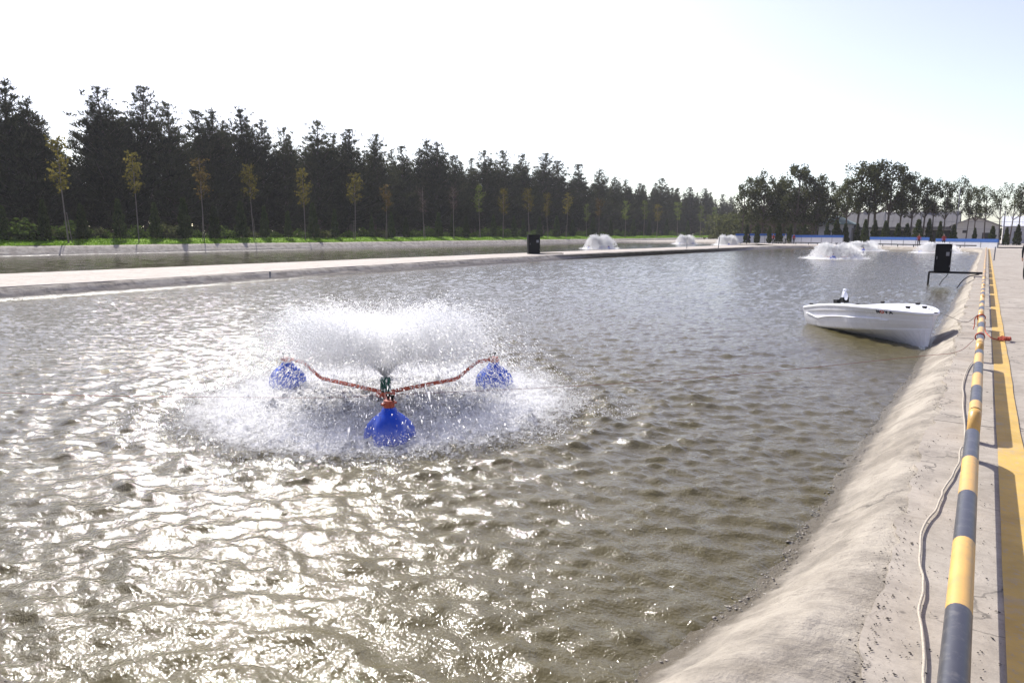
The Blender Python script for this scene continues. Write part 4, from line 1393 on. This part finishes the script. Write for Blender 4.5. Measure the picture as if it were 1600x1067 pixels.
thu = [thuja_proto(s) for s in (1, 2, 3)]
THU = [(2, 322), (65, 314), (125, 320), (183, 312), (240, 318), (285, 311), (333, 322), (375, 316), (412, 323), (449, 330), (488, 318), (522, 328), (580, 338), (611, 332), (634, 340), (685, 333), (707, 336), (728, 338), (771, 336), (803, 338),
       (818, 342), (843, 340), (870, 338), (895, 343), (927, 340), (955, 343), (990, 342), (1015, 344), (1042, 343), (1075, 345), (1105, 346)]
for i, (x_, y_) in enumerate(THU):
    Xb = -82.4 + random.uniform(-0.5, 0.5)
    top = at_x(x_, y_, Xb)
    zb = float(lawn_z(np.array(Xb), np.array(top[1]))) - 0.03
    put_tree('columnar_conifer', thu[i % 3], (Xb, top[1], zb), (top[2] - zb), 'small columnar conifer before the dark wood, %s counted from the left' % ordinal(i), 'conifer', 'columnar conifers along the lawn', sx=random.uniform(0.9, 1.2))


def bush_proto(seed, mat, r=0.9):
    rng = np.random.default_rng(seed)
    n = 700
    v = rand_unit(n, rng); v[:, 2] = np.abs(v[:, 2])
    rr = r * (0.55 + 0.45 * rng.random(n)) * (1 + 0.25 * np.sin(v[:, 0] * 5 + seed) * np.cos(v[:, 1] * 4))
    P = v * rr[:, None] * np.array([1.1, 1.1, 1.0]) + np.array([0, 0, 0.1])
    V, Q = leaf_quads(P, rand_unit(n, rng), rng.uniform(0.06, 0.13, n), rng)
    wood = MB()
    for k in range(5):
        a = rng.random() * 6.28
        wood.tube([(0, 0, -0.1), (math.cos(a) * 0.25, math.sin(a) * 0.25, 0.5 * r), (math.cos(a) * 0.5 * r, math.sin(a) * 0.5 * r, 0.85 * r)], [0.03, 0.02, 0.01], 4, cap=False)
    return wood.mesh('stem', M['bark']), mesh_np('foliage', V, quads=Q, mat=mat), 1.0


bushes = [bush_proto(1, M['bush']), bush_proto(2, M['bush'], 1.0), bush_proto(3, M['leaf_dark'], 1.0)]
BX = [10, 35, 52, 100, 112, 150, 165, 215, 262, 310, 350, 395, 430, 468, 505, 545, 565, 595, 648, 668, 695, 718, 740, 745, 760, 780, 795, 812, 835, 862, 884, 905, 918, 940, 962, 975, 1000, 1025, 1050, 1066, 1090, 1110]
for i, x_ in enumerate(BX):
    Xb = -84.2 + random.uniform(-0.9, 0.9)
    g = at_x(x_, 371, Xb)
    hgt = random.uniform(0.9, 1.9)
    bp = bushes[i % 3] if x_ < 600 else bushes[i % 2]
    o = empty('shrub', (Xb, g[1], 1.02), random.random() * 6.28)
    o.scale = (hgt * 1.25, hgt * 1.25, hgt)
    tag(o, 'leafy shrub at the foot of the wood, %s counted from the left' % ordinal(i), 'shrub', 'shrubs at the foot of the wood')
    link('stem', bp[0], o); link('foliage', bp[1], o)


def broad_proto(seed, h=13.0, clumps=46, per=66, spread=3.2, base=0.28, leaf=0.215):
    rng = np.random.default_rng(seed)
    wood = MB()
    fork = h * base
    zz = np.linspace(-0.3, h * 0.8, 9)
    bend = rng.normal(size=2) * 0.4
    ax = lambda z: np.array([bend[0] * math.sin(z / h * 2.5), bend[1] * math.sin(z / h * 2), z])
    wood.tube([ax(z) for z in zz], [0.19 * (1 - 0.85 * max(0, z) / h) + 0.02 for z in zz], 7)
    Ps = []
    for c in range(clumps):
        u = rng.uniform(0.0, 1.0)
        z = fork + (h - fork - 0.5) * u
        R_ = spread * (0.35 + 0.65 * math.sin(math.pi * min(1, 0.25 + 0.72 * u))) * math.sqrt(rng.random()) * 1.05
        az = rng.random() * 6.28
        z0 = max(fork * 0.85, z - R_ * 0.9 - 0.5)
        p0 = ax(min(z0, h * 0.8)); p1 = np.array([ax(min(z, h * .8))[0] + math.cos(az) * R_, ax(min(z, h * .8))[1] + math.sin(az) * R_, z])
        mid = (p0 + p1) / 2 + rng.normal(size=3) * 0.2
        wood.tube([p0, mid, p1], [0.065, 0.04, 0.015], 4, cap=False)
        cr = rng.uniform(0.55, 1.0)
        v = rand_unit(per, rng) * (rng.random(per) ** 0.45)[:, None] * cr * np.array([1, 1, 1.25])
        Ps.append(p1 + v)
    P = np.vstack(Ps)
    V, Q = leaf_quads(P, rand_unit(len(P), rng), rng.uniform(leaf * 0.55, leaf, len(P)), rng)
    return wood.mesh('trunk', M['bark']), mesh_np('crown', V, quads=Q, mat=M['leaf_dark']), h


broad = [broad_proto(31, clumps=52), broad_proto(32, clumps=44, spread=3.6), broad_proto(33, clumps=32, spread=2.9, base=0.45, per=58), broad_proto(34, clumps=24, spread=2.8, base=0.5, per=50), broad_proto(35, clumps=22, per=40, spread=3.0, base=0.48), broad_proto(36, clumps=38, spread=3.5, base=0.42, per=62)]
BROAD = [  # x, top y, Y distance, kind
    (1162, 290, 146, 3), (1178, 278, 150, 1), (1196, 268, 147, 0), (1213, 281, 152, 1), (1229, 276, 149, 0), (1246, 258, 146, 1), (1262, 272, 150, 0), (1280, 274, 147, 1), (1296, 286, 151, 0), (1312, 289, 148, 2),
    (1329, 276, 140, 2), (1345, 254, 142, 5), (1362, 262, 141, 2), (1378, 252, 143, 5), (1394, 257, 141, 5), (1412, 272, 143, 2), (1430, 271, 141, 5), (1449, 277, 142, 2), (1465, 283, 140, 3), (1481, 283, 141, 2),
    (1500, 280, 142, 3), (1517, 292, 140, 3), (1530, 291, 143, 2), (1546, 294, 141, 3), (1571, 288, 140, 4), (1586, 290, 142, 4), (1600, 284, 141, 3), (1616, 288, 143, 3), (1206, 300, 160, 1), (1240, 296, 162, 0), (1274, 300, 161, 1)]
for i, (x_, y_, Yb, kd) in enumerate(BROAD):
    top = at_y(x_, y_, Yb)
    if i < 28: lab = 'broadleaf tree behind the blue topped walls, %s counted from the left' % ordinal(i)
    else: lab = 'dark broadleaf tree half hidden behind the left broadleaf group, %s of three' % ('leftmost', 'middle', 'rightmost')[i - 28]
    put_tree('broadleaf_tree', broad[kd], (top[0], top[1], -0.05), top[2] + 0.3, lab, 'tree', 'broadleaf trees at the far end', sx=random.uniform(0.85, 1.05) * top[2] / 13)

# the unbroken wood further back reads as one mass
def wood_mass(name, path, height, depth, n, leaf, label, mat, seed):
    rng = np.random.default_rng(seed)
    A = np.array(path, float); seg = np.linalg.norm(np.diff(A, axis=0), axis=1); cum = np.concatenate([[0], np.cumsum(seg)])
    s_ = rng.random(n) * cum[-1]
    x = np.interp(s_, cum, A[:, 0]); y = np.interp(s_, cum, A[:, 1])
    top = height * (0.82 + 0.14 * vnoise(np.column_stack([s_, 0 * s_]), 6.0, seed) + 0.10 * vnoise(np.column_stack([s_, 0 * s_]), 2.2, seed + 1))
    z = 0.6 + top * rng.random(n) ** 1.35
    P = np.column_stack([x + rng.normal(size=n) * depth, y + rng.normal(size=n) * depth, z])
    V, Q = leaf_quads(P, rand_unit(n, rng), rng.uniform(leaf * 0.5, leaf, n), rng)
    tag(link(name, mesh_np(name, V, quads=Q, mat=mat)), label, 'wood', kind='stuff')


wood_mass('far_wood', [(-136, -20), (-136, 200), (-128, 330), (-95, 400), (-60, 420)], 15.0, 2.5, 56000, 0.8, 'unbroken dark wood behind the pines', M['needle'], 5)
wood_mass('side_wood', [(-108, -70), (-108, 18)], 18.0, 2.5, 16000, 0.75, 'dark wood going on beyond the left picture edge', M['needle'], 15)
wood_mass('far_thicket', [(-62, 190), (-45, 172), (-22, 172)], 8.0, 2.0, 9000, 0.5, 'dark thicket behind the left broadleaf trees', M['leaf_dark'], 6)
wood_mass('far_hedge', [(-24, 185), (10, 182), (60, 178)], 3.4, 1.5, 6000, 0.4, 'low dark growth far behind the buildings', M['leaf_dark'], 8)

# small dark conifers in front of the far buildings
for i, (x_, y_) in enumerate(((1168, 352), (1184, 350), (1203, 354), (1218, 350), (1236, 352), (1258, 352), (1293, 349), (1308, 345), (1322, 350), (1341, 350), (1353, 344), (1368, 345), (1385, 346), (1404, 350), (1418, 350), (1436, 344), (1453, 343), (1470, 347), (1491, 352), (1524, 357), (1552, 354), (1574, 356), (1592, 352))):
    top = at_y(x_, y_, 133 + random.uniform(-2, 2))
    put_tree('columnar_conifer', thu[i % 3], (top[0], top[1], -0.05), top[2] + 0.1, 'small dark conifer behind the blue topped walls, %s counted from the left' % ordinal(i), 'conifer', 'conifers behind the blue topped walls', sx=random.uniform(0.95, 1.4))


# ------------------------------------------------------------------ far walls with blue tops
def low_wall(x0, x1, Ya, Yb, py_top0, py_top1, label):
    A = at_y(x0, py_top0, Ya); B = at_y(x1, py_top1, Yb)
    root = empty('low_wall', (A[0], A[1], 0))
    tag(root, label, 'low wall', 'blue topped low walls at the far pond end')
    d = B[:2] - A[:2]; Lw = np.linalg.norm(d); ang = math.atan2(d[1], d[0])
    root.rotation_euler = (0, 0, ang)
    H = (A[2] + B[2]) / 2
    n = max(3, int(round(Lw / 2.4)))
    st = Lw / n
    pm = MB().box(0.02, st - 0.02, -0.06, 0.06, -0.03, H - 0.42).mesh('panel', M['white_panel'])
    bmh = MB().box(0.012, st - 0.012, -0.085, 0.085, H - 0.41, H).mesh('blue_band', M['blue'])
    for k in range(n):
        link('panel', pm, root, (k * st, 0, 0)); link('blue_band', bmh, root, (k * st, 0, 0))
    pst = MB().box(-0.04, 0.04, -0.075, 0.075, -0.03, H - 0.41).mesh('post', M['grey_metal'])
    for k in range(n + 1): link('post', pst, root, (k * st, 0, 0))
    return root


low_wall(1150, 1229, 139, 133, 364.5, 366, 'blue topped white wall at the far left behind the walking person')
low_wall(1238, 1318, 132, 126, 367, 368, 'blue topped white wall right of the gap, below the pavilion')
low_wall(1360, 1452, 121, 113, 369.5, 372, 'blue topped white wall below the long grey roofed building')
low_wall(1463, 1560, 112, 105, 371.5, 375, 'blue topped white wall nearest the walkway end')

# low dark rail round the far end of the pond, on short posts
rail = empty('edge_rail', (0, 0, 0))
tag(rail, 'low dark rail running along the far end of the ponds', 'rail')
rp = [(-31.5, 128.0), (-24, 120.5), (-19, 115.5), (-12, 109.5), (-6, 104.5), (-1.0, 101)]
mb = MB()
P = [np.array((x, y, 0.32)) for x, y in rp]
mb.tube(P, 0.07, 6).build('top_bar', M['black_metal'], rail)
pst = MB().tube([(0, 0, -0.05), (0, 0, 0.31)], 0.05, 6).mesh('post', M['black_metal'])
for a, b in zip(P[:-1], P[1:]):
    for k in range(3):
        q = a + (b - a) * k / 3
        link('post', pst, rail, (q[0], q[1], 0))
kerb = MB().box(1.2, 40, 104.2, 104.7, -0.03, 0.14).build('kerb', M['mortar'])
tag(kerb, kind='structure')


# ------------------------------------------------------------------ buildings
def gable(root, x0, x1, y0, y1, ze, zr, wall, roof, axis='x', over=0.35, rib=0.9):
    mb = MB().box(x0, x1, y0, y1, -0.05, ze)
    if axis == 'x':
        ym = (y0 + y1) / 2
        mb.add([(x0, y0, ze), (x0, y1, ze), (x0, ym, zr), (x1, y0, ze), (x1, y1, ze), (x1, ym, zr)], [(0, 2, 1), (3, 4, 5)])
        R4 = [[(x0 - over, y0 - over, ze - 0.12), (x1 + over, y0 - over, ze - 0.12), (x1 + over, ym, zr + 0.05), (x0 - over, ym, zr + 0.05)],
              [(x0 - over, y1 + over, ze - 0.12), (x1 + over, y1 + over, ze - 0.12), (x1 + over, ym, zr + 0.05), (x0 - over, ym, zr + 0.05)]]
    else:
        xm = (x0 + x1) / 2
        mb.add([(x0, y0, ze), (x1, y0, ze), (xm, y0, zr), (x0, y1, ze), (x1, y1, ze), (xm, y1, zr)], [(0, 1, 2), (3, 5, 4)])
        R4 = [[(x0 - over, y0 - over, ze - 0.12), (x0 - over, y1 + over, ze - 0.12), (xm, y1 + over, zr + 0.05), (xm, y0 - over, zr + 0.05)],
              [(x1 + over, y0 - over, ze - 0.12), (x1 + over, y1 + over, ze - 0.12), (xm, y1 + over, zr + 0.05), (xm, y0 - over, zr + 0.05)]]
    mb.build('wall', wall, root)
    rf = MB()
    for qd in R4:
        a = [np.array(p) for p in qd]
        low = [p + np.array((0, 0, 0.10)) for p in a]
        rf.add(a + low, [(0, 1, 2, 3), (4, 7, 6, 5), (0, 4, 5, 1), (1, 5, 6, 2), (2, 6, 7, 3), (3, 7, 4, 0)])
        L = np.linalg.norm(a[1] - a[0]); nr = int(L / rib)
        for k in range(nr + 1):
            u = (k + 0.5) / (nr + 1)
            p = low[0] + (low[1] - low[0]) * u; q = low[3] + (low[2] - low[3]) * u
            rf.tube([p, q], 0.035, 4)
    return rf.build('roof', roof, root)


def opening(root, x0, x1, y, z0, z1, name='window', mat='dark_opening', frame=True):
    o = MB().box(x0, x1, y - 0.05, y - 0.01, z0, z1).build(name, M[mat], root)
    if frame:
        f = MB(); w = 0.07
        f.box(x0 - w, x0, y - 0.08, y - 0.004, z0 - w, z1 + w); f.box(x1, x1 + w, y - 0.08, y - 0.004, z0 - w, z1 + w)
        f.box(x0, x1, y - 0.08, y - 0.004, z1, z1 + w); f.box(x0, x1, y - 0.08, y - 0.004, z0 - w, z0)
        f.build('frame', M['plaster'], o)
    return o


# pavilion with hipped green roof
cx, cy = -25.2, 152.0
pv = empty('pavilion', (cx, cy, 0)); tag(pv, 'small pale pavilion with a faded green hipped roof', 'building')
MB().box(-2.9, 2.9, -2.2, 2.2, -0.05, 3.6).build('wall', M['plaster'], pv)
MB().add([(-3.5, -2.8, 3.55), (3.5, -2.8, 3.55), (3.5, 2.8, 3.55), (-3.5, 2.8, 3.55), (-0.4, 0, 5.3), (0.4, 0, 5.3), (-3.5, -2.8, 3.68), (3.5, -2.8, 3.68), (3.5, 2.8, 3.68), (-3.5, 2.8, 3.68)],
         [(0, 3, 2, 1), (0, 1, 7, 6), (1, 2, 8, 7), (2, 3, 9, 8), (3, 0, 6, 9), (6, 7, 5, 4), (7, 8, 5), (8, 9, 4, 5), (9, 6, 4)]).build('roof', M['roof_green'], pv)
opening(pv, -1.6, -0.6, -2.2, 1.1, 2.4); opening(pv, 0.5, 1.5, -2.2, 1.1, 2.4)

# long low building with veranda
lb = empty('long_building', (-14.2, 158, 0)); tag(lb, 'long low building with grey roof and dark veranda openings', 'building')
rf = gable(lb, -9.5, 9.2, -4, 6, 3.1, 6.0, M['plaster'], M['roof_grey'], 'x', 0.5)
MB().box(3.4, 4.9, 0.4, 1.6, 5.2, 6.9).build('chimney', M['dark_opening'], rf)
MB().box(-7.2, -6.6, 0.4, 1.0, 5.0, 6.4).build('vent', M['plaster'], rf)
MB().box(-9.9, 9.5, -6.6, -4.4, 2.72, 2.85).build('veranda_roof', M['roof_grey'], lb)
for k in range(9): MB().tube([(-9.6 + k * 2.35, -6.4, -0.05), (-9.6 + k * 2.35, -6.4, 2.72)], 0.09, 8).build('column', M['plaster'], lb)
for k in range(8):
    x0 = -9.1 + k * 2.3
    opening(lb, x0, x0 + 1.7, -4, 0.5 if k % 3 else 0.05, 2.4, 'window' if k % 3 else 'door')

# gabled white building
gb = empty('gabled_building', (-1.9, 150, 0)); tag(gb, 'pale gabled building with a black shutter door', 'building')
gable(gb, -3.7, 3.6, 0, 9, 3.15, 4.75, M['plaster'], M['roof_grey'], 'y', 0.3)
opening(gb, 1.1, 2.3, 0, 0.05, 1.95, 'door')
opening(gb, -1.9, -1.2, 0, 1.9, 2.4)
# building at the right edge
rb = empty('shed', (6.5, 158, 0)); tag(rb, 'pale shed with a light roof at the right edge', 'building')
gable(rb, -4.2, 8.5, 0, 8, 3.2, 4.9, M['plaster'], M['white_panel'], 'x', 0.3)
opening(rb, -2.5, -1.3, 0, 1.0, 2.2); opening(rb, 0.2, 1.4, 0, 1.0, 2.2); opening(rb, 3, 4.2, 0, 0.05, 2.2, 'door')

# tall posts and wire of a ball net
net = empty('net_fence', (0, 0, 0)); tag(net, 'tall thin posts with wires of a ball net before the buildings', 'fence')
xs_ = [1383, 1440, 1496, 1570, 1640]
tops = []
for x_ in xs_:
    b = at_y(x_, 340, 137.0)
    tz = at_y(x_, 335, 137.0)[2]
    extra = 4.2 if x_ in (1496,) else 0.5
    MB().tube([(b[0], 137, -0.05), (b[0], 137, tz + extra)], 0.075, 6).build('post', M['grey_metal'], net)
    tops.append((b[0], 137.0, tz))
for dz_ in (0, -1.2, -2.4):
    MB().tube([(p[0], p[1], p[2] + dz_) for p in tops], 0.022, 4).build('wire', M['grey_metal'], net)


# ------------------------------------------------------------------ people
def cloth_mat(name, top, bottom, shoe=(0.02, 0.02, 0.02), sleeve_z=0.8):
    t = NT(name)
    s = t.n('ShaderNodeSeparateXYZ'); t.l(t.coord(), s.inputs[0])
    z = s.outputs['Z']; ax = t.math('ABSOLUTE', s.outputs['X'])
    c = t.mix(t.math('GREATER_THAN', z, 0.93), bottom, top)
    c = t.mix(t.math('LESS_THAN', z, 0.085), c, shoe)
    c = t.mix(t.math('GREATER_THAN', z, 1.47), c, (0.42, 0.25, 0.17))
    hand = t.math('MULTIPLY', t.math('LESS_THAN', z, sleeve_z), t.math('GREATER_THAN', ax, 0.215))
    c = t.mix(hand, c, (0.42, 0.25, 0.17))
    n = t.noise(12, 4, 0.6, t.coord())
    c = t.mix(t.math('MULTIPLY', n, 0.35), c, (0.0, 0.0, 0.0))
    t.l(c, t.b.inputs['Base Color']); t.b.inputs['Roughness'].default_value = 0.85
    t.l(t.bump(t.noise(9, 3, 0.5, t.coord()), 0.3, 0.03), t.b.inputs['Normal'])
    return t.m


def make_person(loc, rz, mat, label, stride=0.0, detail=2, hair=True, scale=1.0):
    """one skinned body; stride swings arms and legs"""
    J, E, Rr = [], [], []
    def j(p, r, parent=None):
        J.append(p); Rr.append(r)
        if parent is not None: E.append((parent, len(J) - 1))
        return len(J) - 1
    pel = j((0, 0, 0.96), (0.155, 0.115))
    wst = j((0, 0, 1.10), (0.135, 0.10), pel)
    chs = j((0, -0.01, 1.28), (0.165, 0.115), wst)
    nkb = j((0, 0.0, 1.44), (0.085, 0.075), chs)
    nk = j((0, -0.005, 1.51), (0.055, 0.057), nkb)
    h1 = j((0, -0.012, 1.585), (0.068, 0.085), nk)
    h2 = j((0, -0.015, 1.67), (0.076, 0.096), h1)
    h3 = j((0, -0.005, 1.735), (0.052, 0.065), h2)
    j((0, -0.118, 1.645), (0.012, 0.014), h2)           # nose
    for s in (-1, 1):
        st = stride * s
        hip = j((0.10 * s, 0, 0.90), (0.095, 0.10), pel)
        kn = j((0.105 * s, -0.20 * st - 0.02, 0.50), (0.06, 0.065), hip)
        cf = j((0.105 * s, -0.20 * st + 0.03 - 0.02 * st, 0.36), (0.055, 0.062), kn)
        an = j((0.105 * s, -0.30 * st + (0.10 * abs(st) if st < 0 else 0), 0.09), (0.038, 0.042), cf)
        fo = j((0.115 * s, -0.30 * st - 0.07, 0.045), (0.042, 0.04), an)
        j((0.12 * s, -0.30 * st - 0.155, 0.032), (0.038, 0.028), fo)
        sh = j((0.185 * s, 0, 1.40), (0.066, 0.066), chs)
        el = j((0.245 * s, 0.12 * st + 0.03, 1.12), (0.043, 0.045), sh)
        wr = j((0.262 * s, 0.22 * st - 0.04, 0.88), (0.030, 0.026), el)
        hd = j((0.265 * s, 0.23 * st - 0.06, 0.80), (0.022, 0.040), wr)
        if detail > 1:
            for k in range(4):
                f1 = j((0.262 * s, 0.23 * st - 0.06 - 0.026 + 0.018 * k, 0.75), (0.009, 0.009), hd)
                j((0.255 * s, 0.23 * st - 0.06 - 0.026 + 0.018 * k, 0.71 - (0.008 if k in (1, 2) else 0)), (0.008, 0.008), f1)
            t1 = j((0.255 * s, 0.23 * st - 0.115, 0.80), (0.010, 0.010), hd)
            j((0.248 * s, 0.23 * st - 0.13, 0.765), (0.008, 0.008), t1)
    me = bpy.data.meshes.new('person')
    me.from_pydata(J, E, [])
    me.materials.append(mat)
    o = bpy.data.objects.new('person', me); COL.objects.link(o)
    sk = o.modifiers.new('skin', 'SKIN'); sk.use_smooth_shade = True
    for i, d in enumerate(me.skin_vertices[0].data):
        d.radius = Rr[i]; d.use_root = (i == 0)
    sb = o.modifiers.new('sub', 'SUBSURF'); sb.levels = detail; sb.render_levels = detail
    o.location = loc; o.rotation_euler = (0, 0, rz); o.scale = (scale,) * 3
    tag(o, label, 'person')
    if hair:
        mb = MB()
        vs, fs = [], []
        nu, nv = 14, 7
        for i in range(nv + 1):
            ph = i / nv * R(100)
            for k in range(nu):
                th = 2 * math.pi * k / nu
                cut = 0.7 if math.sin(th) < -0.3 else 1.0
                pp = ph * cut
                vs.append((0.088 * math.sin(pp) * math.cos(th), 0.012 + 0.108 * math.sin(pp) * math.sin(th), 1.675 + 0.112 * math.cos(pp)))
        for i in range(nv):
            for k in range(nu):
                fs.append((i * nu + k, i * nu + (k + 1) % nu, (i + 1) * nu + (k + 1) % nu, (i + 1) * nu + k))
        mb.add(vs, fs).build('hair', M['hair'], o, True)
        if detail > 1:
            for s in (-1, 1):
                MB().lathe([(0.002, -0.009), (0.009, -0.004), (0.009, 0.004), (0.002, 0.009)], 10, centre=(0.034 * s, -0.098, 1.678)).build('eye', M['dark_opening'], o, True)
    return o


mk = cloth_mat('black clothes', (0.008, 0.008, 0.009), (0.007, 0.007, 0.008), sleeve_z=0.85)
mn = cloth_mat('navy clothes', (0.012, 0.015, 0.03), (0.01, 0.014, 0.04))
mr = cloth_mat('red shirt', (0.30, 0.03, 0.025), (0.02, 0.02, 0.03))
mg = cloth_mat('pale shirt', (0.45, 0.45, 0.47), (0.03, 0.03, 0.04))
f = at_z(1600, 437, 0.0)
make_person((f[0] + 0.10, f[1], 0.0), R(15), mk, 'person in black clothes standing at the right picture edge', 0.1, 2, True, 0.97)
p_ = at_y(1172, 379, 134.0); make_person((p_[0], 132.5, -0.016), R(95), mn, 'person in dark clothes walking before the left blue topped wall', 1.0, 1)
p_ = at_y(1208, 379, 131.0); make_person((p_[0], 131.0, -0.016), R(20), mr, 'person in a red shirt standing left of the pale shirted person', 0.15, 1)
p_ = at_y(1227, 379, 130.0); make_person((p_[0], 130.0, -0.016), R(-60), mg, 'person in a pale shirt at the gap between the left walls', 0.15, 1)
p_ = at_y(1241, 379, 129.5); make_person((p_[0], 129.0, -0.016), R(160), mr, 'person in red at the left end of the second blue wall', 0.1, 1)
p_ = at_y(1436, 383, 113.0); make_person((p_[0], 112.0, -0.016), R(0), mr, 'person in red by the third blue topped wall', 0.2, 1)
p_ = at_y(1474, 383, 108.0); make_person((p_[0], 108.0, -0.016), R(200), mr, 'person in red before the wall nearest the walkway end', 0.2, 1)

# thin summer haze
mb = MB().box(-620, 620, -62, 930, -2.6, 26.0)
hz = mb.build('haze', bpy.data.materials.new('haze'))
hm_ = hz.data.materials[0]; hm_.use_nodes = True
nt = hm_.node_tree
nt.nodes.remove(nt.nodes['Principled BSDF'])
vp = nt.nodes.new('ShaderNodeVolumePrincipled')
vp.inputs['Color'].default_value = (0.95, 0.96, 1.0, 1)
vp.inputs['Density'].default_value = 0.00017
vp.inputs['Anisotropy'].default_value = 0.3
nt.links.new(vp.outputs[0], nt.nodes['Material Output'].inputs['Volume'])
tag(hz, 'thin pale haze in the air', 'haze', kind='stuff')

tris = 0
for m in bpy.data.meshes: tris += sum(1 for _ in range(0)) + len(m.loops) - 2 * len(m.polygons)
print('triangles', tris, 'objects', len(bpy.data.objects))
